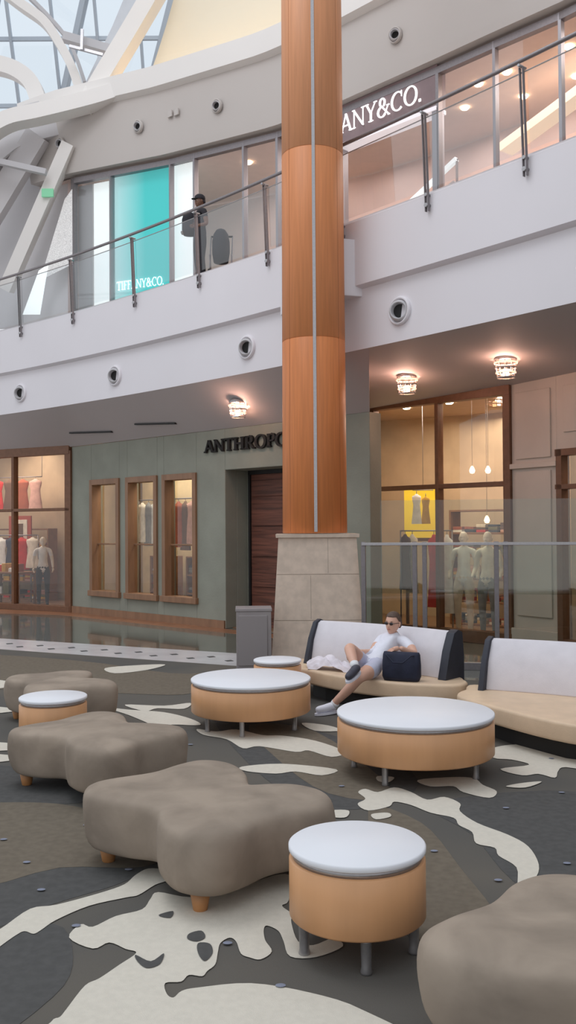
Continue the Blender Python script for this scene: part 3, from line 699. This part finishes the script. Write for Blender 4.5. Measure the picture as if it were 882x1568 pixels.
for z0,z1 in ((0,.62),(.626,1.25),(1.256,1.76)):
    fr_(pc,pw(z0),pw(z1),z0,z1,STONE)
fr_(pc,pw(0)-.01,pw(1.7)-.008,0.01,1.75,JOINT)
fr_(pc,.575,.58,1.76,1.81,STONE)
for z0,z1,xx in ((.02,.61,.12),(.64,1.24,-.1),(1.27,1.75,.14)):
    a=pc[1]-pw(z0)-.002; b=pc[1]-pw(z1)-.002
    mb.hexa([(pc[0]+xx,a,z0),(pc[0]+xx+.005,a,z0),(pc[0]+xx+.005,a+.02,z0),(pc[0]+xx,a+.02,z0),(pc[0]+xx,b,z1),(pc[0]+xx+.005,b,z1),(pc[0]+xx+.005,b+.02,z1),(pc[0]+xx,b+.02,z1)],JOINT)
mb.done('stone_pedestal',col,bevel=.006)
mb=MB(); BN=mat('bin_grey_metal',(156,149,149),.45,.2,var=.04,scale=6)
mb.box((-.47,12.25,.40),(.46,.42,.80),BN,.05); mb.box((-.47,12.25,.82),(.48,.44,.04),BN,.05); mb.box((-.47,12.03,.42),(.38,.012,.66),mat('bin_panel',(148,141,141),.45),.05)
mb.done('trash_bin',bevel=.01)
# ---------------------------------------------------------------- glass barrier (right)
br=empty('glass_barrier'); BW=Wall((1.0,12.42),(5.2,11.6)); mb=MB()
for t in [0.02,.71,.84,1.78,1.90,2.95,4.1]:
    BW.box(mb,t-.03,t+.03,-.05,.03,0,1.70,STEELD)
BW.box(mb,0,BW.L,-.03,.05,1.65,1.69,STEEL); BW.box(mb,0,BW.L,-.04,.04,.0,.10,STEELD)
mb.done('posts_and_rail',br,bevel=.004)
mb=MB(); BW.quad(mb,0.03,BW.L,0,.1,1.64,GLASSG); BW.quad(mb,.25,BW.L,-.06,1.0,2.26,GLASSG); mb.done('panes',br,recalc=False)
# ---------------------------------------------------------------- furniture
def drum_table(name,x,y,r,legs,h=.475,zb=.165):
    e=empty(name); mb=MB()
    mb.lathe((x,y,0),[(0,h-.03),(r-.006,h-.03),(r,h-.024),(r,h-.006),(r-.008,h),(0,h)],LAM,80); mb.done('top',e)
    mb=MB(); mb.lathe((x,y,0),[(0,h-.058),(r-.018,h-.058),(r-.018,h-.029),(0,h-.029)],STEEL,80); mb.done('steel_band',e)
    mb=MB(); mb.lathe((x,y,0),[(0,zb),(r-.012,zb),(r-.002,zb+.01),(r-.002,h-.066),(r-.01,h-.058),(0,h-.058)],DRUM,80); mb.done('drum',e)
    mb=MB()
    for a in legs:
        a=math.radians(a); lr=r-.055 if r<.4 else r*.80; lx=x+lr*math.cos(a); ly=y+lr*math.sin(a)
        mb.lathe((lx,ly,.006),[(0,0),(.024,0),(.026,.01),(.022,.03),(.024,zb-.02),(.035,zb-.006),(0,zb-.006)],STEEL,20)
    mb.done('legs',e)
drum_table('side_table',.302,4.165,.31,[-86,-16,-162,54,126],zb=.155)
drum_table('side_table',-2.02,7.85,.285,[-90,-18,-162,54,126])
drum_table('side_table',-.125,9.95,.26,[-90,-18,-162,54,126])
drum_table('coffee_table',.975,7.12,.605,[-125,-30,60,165])
drum_table('coffee_table',-.365,8.75,.57,[-98,-25,-150,80])
def ottoman(x,y,L,Wd,rot,seed,h=.435,waist=.68):
    o=[(.92,0),(.99,.45),(.95,.82),(.70,1.0),(.32,.90),(0,waist),(-.32,.90),(-.70,1.0),(-.95,.82),(-.99,.45),(-.92,0),(-.99,-.45),(-.95,-.82),(-.70,-1.0),(-.32,-.90),(0,-waist),(.32,-.90),(.70,-1.0),(.95,-.82),(.99,-.45)]
    O=smooth_poly([(a*L,b*Wd) for a,b in o],4); n=len(O)
    e=empty('lobed_ottoman'); mb=MB()
    prof=[(0,.10),(.5,.10),(.87,.10),(.94,.11),(.98,.15),(1.0,.22),(1.012,.29),(1.004,.36),(.985,.40),(.945,.424),(.87,.433),(.6,h+.006),(.3,h+.006),(0,h+.004)]
    rings=[]; k=mb.mi(SUEDE); cr_,sr_=math.cos(rot),math.sin(rot)
    for (s,z) in prof:
        rg=[]
        for q in O:
            u=q.x*s; v=q.y*s
            nz=noise.noise(Vector((u*2.6+seed,v*2.6,z*1.5)))
            zz=z+(.020*nz if z>.3 else 0)-( .022*max(0,1-abs(q.x)/(.4*L)) *s*s if z>.38 else 0)
            g=1+.026*noise.noise(Vector((u*4.5+seed,v*4.5,z*6)))
            u*=g; v*=g
            rg.append((x+u*cr_-v*sr_,y+u*sr_+v*cr_,zz))
        if s==0: rings.append([mb.bm.verts.new((x,y,z))])
        else: rings.append([mb.bm.verts.new(p) for p in rg])
    for a,b in zip(rings,rings[1:]):
        for i in range(n):
            j=(i+1)%n
            if len(a)==1: f=mb.bm.faces.new((a[0],b[j],b[i]))
            elif len(b)==1: f=mb.bm.faces.new((a[i],a[j],b[0]))
            else: f=mb.bm.faces.new((a[i],a[j],b[j],b[i]))
            f.smooth=True; f.material_index=k
    mb.done('cushion',e,sub=1)
    mb=MB()
    for a,b in ((.70,.72),(-.70,.72),(-.70,-.72),(.70,-.72)):
        u=a*L; v=b*Wd; mb.lathe((x+u*cr_-v*sr_,y+u*sr_+v*cr_,.006),[(0,0),(.032,0),(.036,.006),(.055,.11),(0,.11)],LEGW,20)
    mb.done('legs',e)
ottoman(-.47,5.14,.64,.50,math.radians(-49),1.0)
ottoman(-1.42,6.80,.59,.46,math.radians(-40),2.3)
ottoman(-2.25,9.0,.58,.44,math.radians(-60),4.1)
ottoman(1.21,3.22,.66,.52,math.radians(-45),5.7,waist=.60)
def sofa(seat,bp0,bp1):
    e=empty('lounge_sofa')
    mb=MB(); mb.prism(smooth_poly([p for p in seat],5),.17,.335,TAN,True); mb.done('seat',e,bevel=.03,seg=4)
    c=Vector((sum(p[0] for p in seat)/len(seat),sum(p[1] for p in seat)/len(seat)))
    mb=MB(); mb.prism([c+(Vector(p)-c)*.72 for p in seat],.006,.175,DARK); mb.done('plinth',e)
    w=Wall(bp0,bp1)
    mb=MB(); n=10
    secs=[]
    for i in range(n+1):
        t=w.L*i/n; bow=.10*math.sin(math.pi*i/n)
        secs.append([w.p(t,.03-bow+.0,.30),w.p(t,.17-bow,.335),w.p(t,.115-bow,.60),w.p(t,.03-bow,.79),w.p(t,-.02-bow,.815),w.p(t,-.07-bow,.79),w.p(t,-.10-bow,.55),w.p(t,-.10-bow,.30)])
    mb.loft(secs,LAV); mb.done('back_cushion',e,bevel=.012)
    mb=MB()
    def sc(t): return [w.p(t,.10,.28),w.p(t,.24,.335),w.p(t,.15,.62),w.p(t,.06,.80),w.p(t,-.02,.83),w.p(t,-.10,.80),w.p(t,-.13,.55),w.p(t,-.13,.28)]
    mb.loft([sc(-.05),sc(.005)],NAVY); mb.loft([sc(w.L-.005),sc(w.L+.09)],NAVY)
    def sb(t): return [w.p(t,-.20,.2),w.p(t,-.19,.2),w.p(t,-.19,.76),w.p(t,-.21,.76)]
    mb.loft([sb(0),sb(w.L)],NAVY); mb.done('end_panels',e,bevel=.015)
sofa([(.26,10.95),(.0,10.55),(.18,10.16),(.58,9.62),(1.05,9.25),(1.45,9.10),(1.74,9.12),(1.80,9.38),(1.62,9.78)],(.36,10.72),(1.68,9.55))
sofa([(1.98,9.05),(1.70,8.84),(1.57,8.52),(1.78,7.98),(2.20,7.28),(2.75,6.95),(3.4,7.1),(3.6,7.75)],(1.98,8.92),(3.30,7.95))
# ---------------------------------------------------------------- people
def skin_body(name,V,E,root,emat,parent,sub=2):
    me=bpy.data.meshes.new(name+'_sk'); me.from_pydata([v[:3] for v in V],[(a,b) for a,b in E],[]); me.update()
    o=bpy.data.objects.new(name+'_sk',me); C.objects.link(o)
    md=o.modifiers.new('k','SKIN'); md.use_smooth_shade=True; md.branch_smoothing=.4
    sv=me.skin_vertices[0].data
    R=[]
    for i,v in enumerate(V):
        r=v[3]; sv[i].radius=(r,r); sv[i].use_root=(i==root); R.append(r)
    s2=o.modifiers.new('s','SUBSURF'); s2.levels=sub; s2.render_levels=sub
    bpy.context.view_layer.update(); dg=bpy.context.evaluated_depsgraph_get()
    m2=bpy.data.meshes.new_from_object(o.evaluated_get(dg)); m2.name=name
    ms=[]; m2.materials.clear()
    for m in emat:
        if m not in ms: ms.append(m); m2.materials.append(m)
    P=[Vector(v[:3]) for v in V]
    if len(ms)>1:
        for f in m2.polygons:
            c=f.center; best=1e9;bi=0
            for i,(a,b) in enumerate(E):
                d=P[b]-P[a]; t=max(0,min(1,(c-P[a]).dot(d)/max(d.length_squared,1e-9))); q=(c-P[a]-d*t).length-(R[a]+(R[b]-R[a])*t)
                if q<best: best=q;bi=i
            f.material_index=ms.index(emat[bi])
    for f in m2.polygons: f.use_smooth=True
    bpy.data.objects.remove(o)
    r=bpy.data.objects.new(name,m2); C.objects.link(r); r.parent=parent; return r
def head(parent,c,face,h=.225,skin=None,hair=None,up=(0,0,1),glasses=False,cap=None,bun=False,bare=False,hairlen=0):
    f=Vector(face).normalized(); u=Vector(up).normalized(); s=f.cross(u).normalized(); u=s.cross(f).normalized()
    M=Matrix((s,f,u)).transposed(); c=Vector(c)
    mb=MB(); n=40; k=mb.mi(skin); H=h/2; NR=30
    rings=[]
    for j in range(NR+1):
        ph=math.pi*j/NR; z=-math.cos(ph)*H; rr=math.sin(ph)**.85 if 0<j<NR else 0
        if rr<1e-3: rings.append([mb.bm.verts.new(c+M@Vector((0,(.014 if z<0 else -.01),z)))]); continue
        t=z/H; wx=.076*(1 if t>-.05 else 1-.30*(-.05-t)); 
        rg=[]
        for i in range(n):
            a=2*math.pi*i/n; x=math.cos(a)*rr*wx; y=math.sin(a)*rr*(.098 if math.sin(a)<0 else .082)
            if t<-.2: y+= .018*(-t) + (0.02*(-t) if math.sin(a)<0 else 0)
            fr=max(0,math.sin(a))
            if fr>0:
                nt_=max(0,min(1,(.12-t)/.36)) if t>-.26 else max(0,1-(-.26-t)/.06)
                y+= .024*nt_*math.exp(-(x/.012)**2)
                y-= .011*math.exp(-((t-.06)/.12)**2)*math.exp(-((abs(x)-.031)/.018)**2)
                y+= .005*math.exp(-((t-.22)/.08)**2)*math.exp(-(x/.045)**2)
                y+= .005*math.exp(-((t+.47)/.08)**2)*math.exp(-(x/.024)**2)
                y-= .004*math.exp(-((t+.62)/.06)**2)*math.exp(-(x/.024)**2)
                y+= .008*math.exp(-((t+.82)/.15)**2)*math.exp(-(x/.02)**2)
            rg.append(mb.bm.verts.new(c+M@Vector((x,y,z))))
        rings.append(rg)
    for a,b in zip(rings,rings[1:]):
        for i in range(n):
            j=(i+1)%n
            if len(a)==1: q=(a[0],b[j],b[i])
            elif len(b)==1: q=(a[i],a[j],b[0])
            else: q=(a[i],a[j],b[j],b[i])
            fc=mb.bm.faces.new(q); fc.smooth=True; fc.material_index=k
    for sx in (-1,1):
        mb.lathe(c+M@Vector((sx*.078,-.008,-.004)),[(0,-.032),(.012,-.026),(.019,0),(.016,.022),(0,.032)],skin,12,.5,1,axis=M)
    if not bare:
        EW=mat('eye_white',(235,232,228),.3); LP=mat('lips',(176,100,92),.5)
        for sx in (-1,1):
            p=c+M@Vector((sx*.031,.066,.007)); mb.lathe(p,[(0,-.008),(.010,-.004),(.011,0),(.010,.004),(0,.008)],EW,12,1.2,.6,axis=M); mb.lathe(p+M@Vector((0,.006,0)),[(0,-.005),(.005,0),(0,.005)],DARK,8,axis=M)
            if hair: mb.lathe(p+M@Vector((0,.012,.022)),[(0,-.003),(.014,0),(0,.003)],hair,10,1.1,.4,axis=M)
        mb.lathe(c+M@Vector((0,.086,-.053)),[(0,-.006),(.02,-.002),(.02,.002),(0,.006)],LP,14,1,.45,axis=M)
    mb.done('head',parent)
    if hair:
        mb=MB(); k=mb.mi(hair); rings=[]; NJ=16
        for j in range(NJ+1):
            rg=[]
            for i in range(n):
                a=2*math.pi*i/n; fr=math.sin(a)
                if fr>.45: lo=.58
                elif fr>.05: lo=.58-(.45-fr)/.40*.42
                else: lo=.16-(.05-fr)/1.05*.75
                lo=max(lo,-.50)
                pm=math.acos(max(-1,min(1,lo))); ph=pm*j/NJ
                z=math.cos(ph)*(H+.012); rr=math.sin(ph)**.85 if j else 0
                th=1-.06*(j==NJ); rr*=th*(1+.012*math.sin(i*5.0))
                rg.append((math.cos(a)*rr*.086,fr*rr*(.110 if fr<0 else .092)-.004-(hairlen*.5 if fr<-.3 and j>NJ-4 else 0),z))
            rings.append(rg)
        top=mb.bm.verts.new(c+M@Vector(rings[0][0])); R=[[mb.bm.verts.new(c+M@Vector(p)) for p in r] for r in rings[1:]]
        for i in range(n): fc=mb.bm.faces.new((top,R[0][i],R[0][(i+1)%n])); fc.smooth=True; fc.material_index=k
        for a,b in zip(R,R[1:]):
            for i in range(n):
                j=(i+1)%n; fc=mb.bm.faces.new((a[i],b[i],b[j],a[j])); fc.smooth=True; fc.material_index=k
        if bun: mb.lathe(c+M@Vector((0,-.115,.0)),[(0,-.035),(.03,-.02),(.038,0),(.03,.02),(0,.035)],hair,16,axis=M)
        mb.done('hair',parent)
    if glasses:
        mb=MB(); GL=mat('eyeglass_tint',(44,36,36),.1)
        R=M@Matrix.Rotation(math.pi/2,3,'X')
        for sx in (-1,1):
            mb.lathe(c+M@Vector((sx*.031,.086,.006)),[(0,-.003),(.020,-.003),(.022,0),(.020,.003),(0,.003)],GL,20,1,.74,axis=R)
            mb.cyl(c+M@Vector((sx*.050,.082,.010)),c+M@Vector((sx*.083,.0,.010)),.003,.003,GL,8)
        mb.cyl(c+M@Vector((-.01,.094,.010)),c+M@Vector((.01,.094,.010)),.003,.003,GL,8); mb.done('eyeglasses',parent)
    if cap:
        mb=MB(); mb.lathe(c+M@Vector((0,-.005,.035)),[(.094,0),(.096,.02),(.088,.06),(.06,.09),(0,.10)],cap,28,1,1.1,axis=M)
        V=[mb.bm.verts.new(c+M@Vector((x_,y_,z_))) for x_,y_,z_ in ((-.07,.06,.04),(-.05,.14,.03),(0,.17,.035),(.05,.14,.03),(.07,.06,.04))]
        fc=mb.bm.faces.new(V); fc.material_index=mb.mi(cap); mb.done('cap',parent)
def hand(parent,w,d,nrm,skin,sc=1.0,side=1,curl=.5):
    w=Vector(w); d=Vector(d).normalized(); nrm=Vector(nrm); nrm=(nrm-d*nrm.dot(d)).normalized(); s=d.cross(nrm).normalized()*side
    V=[(*w,.024*sc),(*(w+d*.045*sc),.030*sc),(*(w+d*.08*sc),.026*sc)]; E=[(0,1),(1,2)]
    skin_body('palm',V,E,0,[skin]*2,parent,2)
    for i,(o,L) in enumerate(((-.028,.068),(-.0095,.078),(.0095,.072),(.027,.058))):
        b=w+d*.07*sc+s*o*sc; a1=-curl*.5; p1=b+(d*math.cos(a1)+nrm*math.sin(a1))*L*.5*sc; a2=-curl*1.5; p2=p1+(d*math.cos(a2)+nrm*math.sin(a2))*L*.32*sc; a3=-curl*2.3; p3=p2+(d*math.cos(a3)+nrm*math.sin(a3))*L*.25*sc
        skin_body('finger_%d'%(i+1),[(*b,.0095*sc),(*p1,.0088*sc),(*p2,.008*sc),(*p3,.0068*sc)],[(0,1),(1,2),(2,3)],0,[skin]*3,parent,1)
    b=w+d*.025*sc-s*.022*sc; p1=b+(d*.6-s*.75-nrm*.2).normalized()*.035*sc; p2=p1+(d*.9-s*.3-nrm*.25).normalized()*.03*sc
    skin_body('thumb',[(*b,.013*sc),(*p1,.0105*sc),(*p2,.009*sc)],[(0,1),(1,2)],0,[skin]*2,parent,1)
SK=mat('skin',(218,172,150),.55,var=.04,scale=12); TEE=mat('tee_white',(228,228,238),.9,var=.03,scale=14,bump=.15,bscale=30)
SHO=mat('shorts_pale',(198,199,218),.9,var=.03,scale=14,bump=.15,bscale=30); SNW=mat('sneaker_white',(230,230,240),.6,var=.03); SND=mat('sneaker_grey',(66,66,78),.6,var=.1,scale=30)
HAIR=mat('brown_hair',(88,70,60),.7,var=.25,scale=30,stretch=(1,1,5))
wo=empty('seated_woman')
V=[(.85,9.62,.45,.125),(.95,9.71,.54,.108),(1.06,9.81,.63,.118),(1.13,9.875,.715,.072),(1.132,9.862,.78,.046),
 (1.01,9.94,.69,.060),(.88,9.74,.565,.040),(.70,9.56,.60,.027),
 (1.23,9.76,.68,.060),(1.31,9.55,.575,.040),(1.14,9.43,.655,.027),
 (.79,9.67,.44,.105),(.70,9.52,.56,.088),(.615,9.35,.675,.060),(.628,9.23,.615,.056),(.655,9.07,.515,.036),
 (.91,9.55,.44,.105),(.81,9.37,.42,.085),(.70,9.19,.395,.060),(.60,9.23,.27,.054),(.44,9.31,.10,.036),
 (.95,9.85,.63,.058),(1.28,9.65,.63,.058)]
E=[(0,1),(1,2),(2,3),(3,4),(3,5),(5,21),(21,6),(6,7),(3,8),(8,22),(22,9),(9,10),(0,11),(11,12),(12,13),(13,14),(14,15),(0,16),(16,17),(17,18),(18,19),(19,20)]
EM=[TEE,TEE,TEE,SK,TEE,TEE,SK,SK,TEE,TEE,SK,SK,SHO,SHO,SK,SK,SK,SHO,SHO,SK,SK,SK]
skin_body('body',V,E,0,EM,wo,3)
head(wo,(1.118,9.83,.868),(-.62,-.78,-.05),.23,SK,HAIR,up=(.1,.05,1),glasses=True,bun=True,hairlen=.01)
hand(wo,(.70,9.56,.60),(-.65,-.5,-.25),(0,-.2,1),SK,1.0,1,.6)
hand(wo,(1.14,9.43,.655),(-.9,-.25,-.15),(0,-.2,1),SK,1.0,-1,.4)
def shoe(name,ank,toe,up,m,sole,parent):
    a=Vector(ank);t=Vector(toe);d=(t-a).normalized(); u=Vector(up); u=(u-d*u.dot(d)).normalized(); hl=a-d*.055
    V=[(*(hl+u*.0),.042),(*(a+u*.02),.046),(*(a+d*.07),.044),(*(a+d*.15),.040),(*(a+d*.19-u*.006),.030)]
    skin_body(name,V,[(0,1),(1,2),(2,3),(3,4)],0,[m]*4,parent,2)
    mb=MB(); s=d.cross(u); P=[]
    for i in range(16):
        q=2*math.pi*i/16; P.append(a+d*(.065+.14*math.cos(q))+s*.045*math.sin(q)*(1+.1*math.cos(q))-u*.035)
    B=[mb.bm.verts.new(p) for p in P]; T=[mb.bm.verts.new(p-u*.022) for p in P]; k=mb.mi(sole)
    for i in range(16): f=mb.bm.faces.new((B[i],B[(i+1)%16],T[(i+1)%16],T[i])); f.material_index=k
    f=mb.bm.faces.new(B); f.material_index=k; f=mb.bm.faces.new(T[::-1]); f.material_index=k; mb.done('sole',parent)
shoe('shoe_left',(.43,9.30,.072),(.26,9.20,.069),(0,0,1),SNW,SNW,wo)
shoe('shoe_right',(.66,9.05,.49),(.58,8.93,.45),(.1,.15,1),SND,SNW,wo)
mb=MB(); WS=mat('sock_white',(225,225,228),.9); mb.cyl((.655,9.075,.51),(.647,9.125,.545),.040,.045,WS,16); mb.cyl((.445,9.31,.09),(.47,9.297,.125),.041,.044,WS,16); mb.done('socks',wo)
bagm=mat('navy_bag_cloth',(34,38,58),.8,var=.15,scale=10,bump=.2,bscale=20)
be=empty('navy_handbag'); mb=MB()
bw=Wall((.965,9.42),(1.33,9.27)); secs=[]
for z,wx,dy in ((.34,.92,.07),(.38,1.0,.085),(.50,1.0,.08),(.60,.97,.06),(.625,.93,.03)):
    V_=[]
    L=bw.L
    for i in range(20):
        a=2*math.pi*i/20; ca=math.cos(a); sa=math.sin(a); ca=math.copysign(abs(ca)**.45,ca); sa=math.copysign(abs(sa)**.6,sa)
        V_.append(bw.p(L/2+L/2*wx*ca,dy*sa,z))
    secs.append(V_)
mb.loft(secs,bagm); mb.done('body',be)
tube('strap',[bw.p(.05,.05,.60),bw.p(.07,.10,.60),bw.p(.14,.115,.53),bw.p(.24,.115,.53),bw.p(.32,.10,.60),bw.p(.34,.05,.60)],.007,bagm,be)
mb=MB(); jm=mat('white_jacket_cloth',(224,216,222),.95,var=.08,scale=10); n=26; g=[]
for i in range(n):
    r=[]
    for j in range(n):
        u_=i/(n-1)*2-1; v_=j/(n-1)*2-1; rr=max(0,1-(u_*u_+v_*v_)*.75)
        x=.44+.24*u_+ .02*noise.noise(Vector((u_*2,v_*2,5))); y=10.12-.16*u_+.15*v_
        z=.338+.11*rr**.6*(1+.9*noise.noise(Vector((u_*3,v_*3,0)))) ; r.append(mb.bm.verts.new((x,y,max(.338,z))))
    g.append(r)
for i in range(n-1):
    for j in range(n-1):
        f=mb.bm.faces.new((g[i][j],g[i+1][j],g[i+1][j+1],g[i][j+1])); f.smooth=True
mb.mats.append(jm); mb.done('crumpled_jacket')
def stand(name,loc,rz,h,top,bot,shoes,sk,hd,armbend=0,bare=False,hands=True):
    e=empty(name); k=h/1.7; R=Matrix.Rotation(rz,3,'Z'); L=Vector(loc)
    J=[(0,0,.95,.135),(0,0,1.1,.115),(0,.01,1.27,.135),(0,.02,1.42,.07),(0,.01,1.50,.048)]
    for sx in (-1,1):
        J+=[(sx*.165,.01,1.385,.06),(sx*.20,.02,1.25,.05),(sx*.225,.03,1.12,.042),(sx*.235,-.04-.16*armbend,.89+.2*armbend,.028)]
    for sx in (-1,1):
        J+=[(sx*.085,0,.90,.105),(sx*.095,-.01,.70,.085),(sx*.10,-.015,.50,.062),(sx*.10,.01,.30,.058),(sx*.10,.015,.10,.042),(sx*.105,-.12,.045,.038)]
    E=[(0,1),(1,2),(2,3),(3,4)]; M=[top,top,top,sk]
    for b in (5,9): E+=[(3,b),(b,b+1),(b+1,b+2),(b+2,b+3)]; M+=[top,top,sk,sk]
    for b in (13,19): E+=[(0,b),(b,b+1),(b+1,b+2),(b+2,b+3),(b+3,b+4),(b+4,b+5)]; M+=[bot]*5+[shoes]
    T=lambda p: L+R@(Vector(p)*k)
    V=[(*T(j[:3]),j[3]*k) for j in J]
    skin_body('body',V,E,0,M,e)
    head(e,T((0,-.005,1.60)),R@Vector((0,-1,0)),.225*k,sk,hd.get('hair'),cap=hd.get('cap'),bare=bare,hairlen=hd.get('len',0))
    if hands:
        for sx in (-1,1): hand(e,T((sx*.235,-.04-.16*armbend,.89+.2*armbend)),R@Vector((0,-.25-armbend,-1+armbend)),R@Vector((sx,0,.1)),sk,k,-sx,.4)
    return e
BLK=mat('black_cloth',(36,34,40),.85,var=.15,scale=12); JEAN=mat('dark_denim',(38,42,52),.85,var=.12,scale=20); MAN=mat('mannequin_shell',(226,214,196),.5,var=.02)
stand('standing_shopper',(-1.60,16.9,6.39),math.radians(-60),1.68,BLK,BLK,BLK,mat('skin_dark',(112,80,64),.6,var=.05),{'cap':BLK,'hair':BLK},.8)
mb=MB(); mb.lathe((-1.80,17.02,7.38),[(0,-.02),(.12,0),(.15,.1),(.15,.3),(.12,.40),(0,.44)],BLK,20,1,.8); mb.done('backpack')
e=empty('baby_stroller'); mb=MB(); sx,sy=-1.20,16.72
for dx in (-.2,.2):
    for dy in (-.2,.25):
        q=Matrix.Rotation(math.pi/2,3,'Y'); mb.lathe((sx+dx,sy+dy,6.50),[(.085,-.02),(.10,-.02),(.105,0),(.10,.02),(.085,.02)],DARK,20,axis=q); mb.cyl((sx+dx-.02,sy+dy,6.5),(sx+dx+.02,sy+dy,6.5),.03,.03,STEEL,10)
    mb.cyl((sx+dx,sy-.2,6.5),(sx+dx,sy+.3,7.35),.014,.014,STEELD,8); mb.cyl((sx+dx,sy+.25,6.5),(sx+dx,sy-.1,6.9),.014,.014,STEELD,8)
mb.cyl((sx-.2,sy+.3,7.35),(sx+.2,sy+.3,7.35),.018,.018,DARK,8)
mb.lathe((sx,sy,6.75),[(0,0),(.16,.03),(.19,.2),(.19,.40),(.16,.54),(.10,.62),(0,.66)],BLK,24,.85,1.0)
mb.done('frame_and_hood',e)
stand('mannequin',(-5.98,22.3,.02),.3,1.68,CL[5],JEAN,JEAN,MAN,{},.3,True)
stand('mannequin',(3.02,15.75,.02),-.4,1.78,CL[5],CL[0],CL[0],MAN,{},.2,True,False)
stand('mannequin',(3.34,15.3,.02),-.6,1.78,CL[0],CL[7],CL[7],MAN,{},.4,True,False)
mb=MB(); 
for p in ((-5.98,22.3),(3.02,15.75),(3.34,15.3)): mb.cyl((*p,.0),(*p,.05),.22,.22,MAN,24)
mb.done('mannequin_base')
mb=MB()
for px,ci,w_,h_ in ((620,6,.12,1.0),(631,0,.12,1.05),(664,9,.13,1.3),(684,5,.13,1.4)):
    q=onray(px,15.95-(px-650)*.002); garment(mb,(q[0],q[1],1.80),CL[ci],w_,h_,D,1.1)
mb.cyl((*onray(613,16.02),1.83),(*onray(692,15.87),1.83),.012,.012,STEELD,8)
for u_,d_ in ((613,16.02),(692,15.87)): mb.cyl((*onray(u_,d_),.02),(*onray(u_,d_),1.84),.012,.012,STEELD,8)
mb.done('dress_rack')
mb=MB(); mb.face([(9,-4,0),(9,16,0),(9,16,16),(9,-4,16)],GREY); mb.done('wall_right',recalc=False)
# ---------------------------------------------------------------- lights
W=bpy.data.worlds.new('sky'); S.world=W; W.use_nodes=True; nt=W.node_tree; bg=nt.nodes['Background']
tc=nt.nodes.new('ShaderNodeTexCoord'); sp=nt.nodes.new('ShaderNodeSeparateXYZ'); rp=nt.nodes.new('ShaderNodeValToRGB')
nt.links.new(tc.outputs['Generated'],sp.inputs[0]); nt.links.new(sp.outputs['Z'],rp.inputs[0]); nt.links.new(rp.outputs[0],bg.inputs[0])
rp.color_ramp.elements[0].color=(.86,.835,.85,1); rp.color_ramp.elements[1].color=(.86,.93,1,1); rp.color_ramp.elements[1].position=.4; bg.inputs[1].default_value=.92
area('skylight_daylight',(-5,9,17),7,700,(.95,.96,1),(math.radians(12),math.radians(-18),0))
# ---------------------------------------------------------------- camera
cam=bpy.data.cameras.new('camera'); co=bpy.data.objects.new('camera',cam); C.objects.link(co); S.camera=co
cam.sensor_fit='HORIZONTAL'; cam.sensor_width=36; cam.lens=36*1400/882; cam.clip_end=200
M=Matrix.Rotation(math.radians(90+.98),4,'X')@Matrix.Rotation(math.radians(-.38),4,'Z')
co.matrix_world=Matrix.Translation((0,0,EYE))@M
S.view_settings.view_transform='Standard'
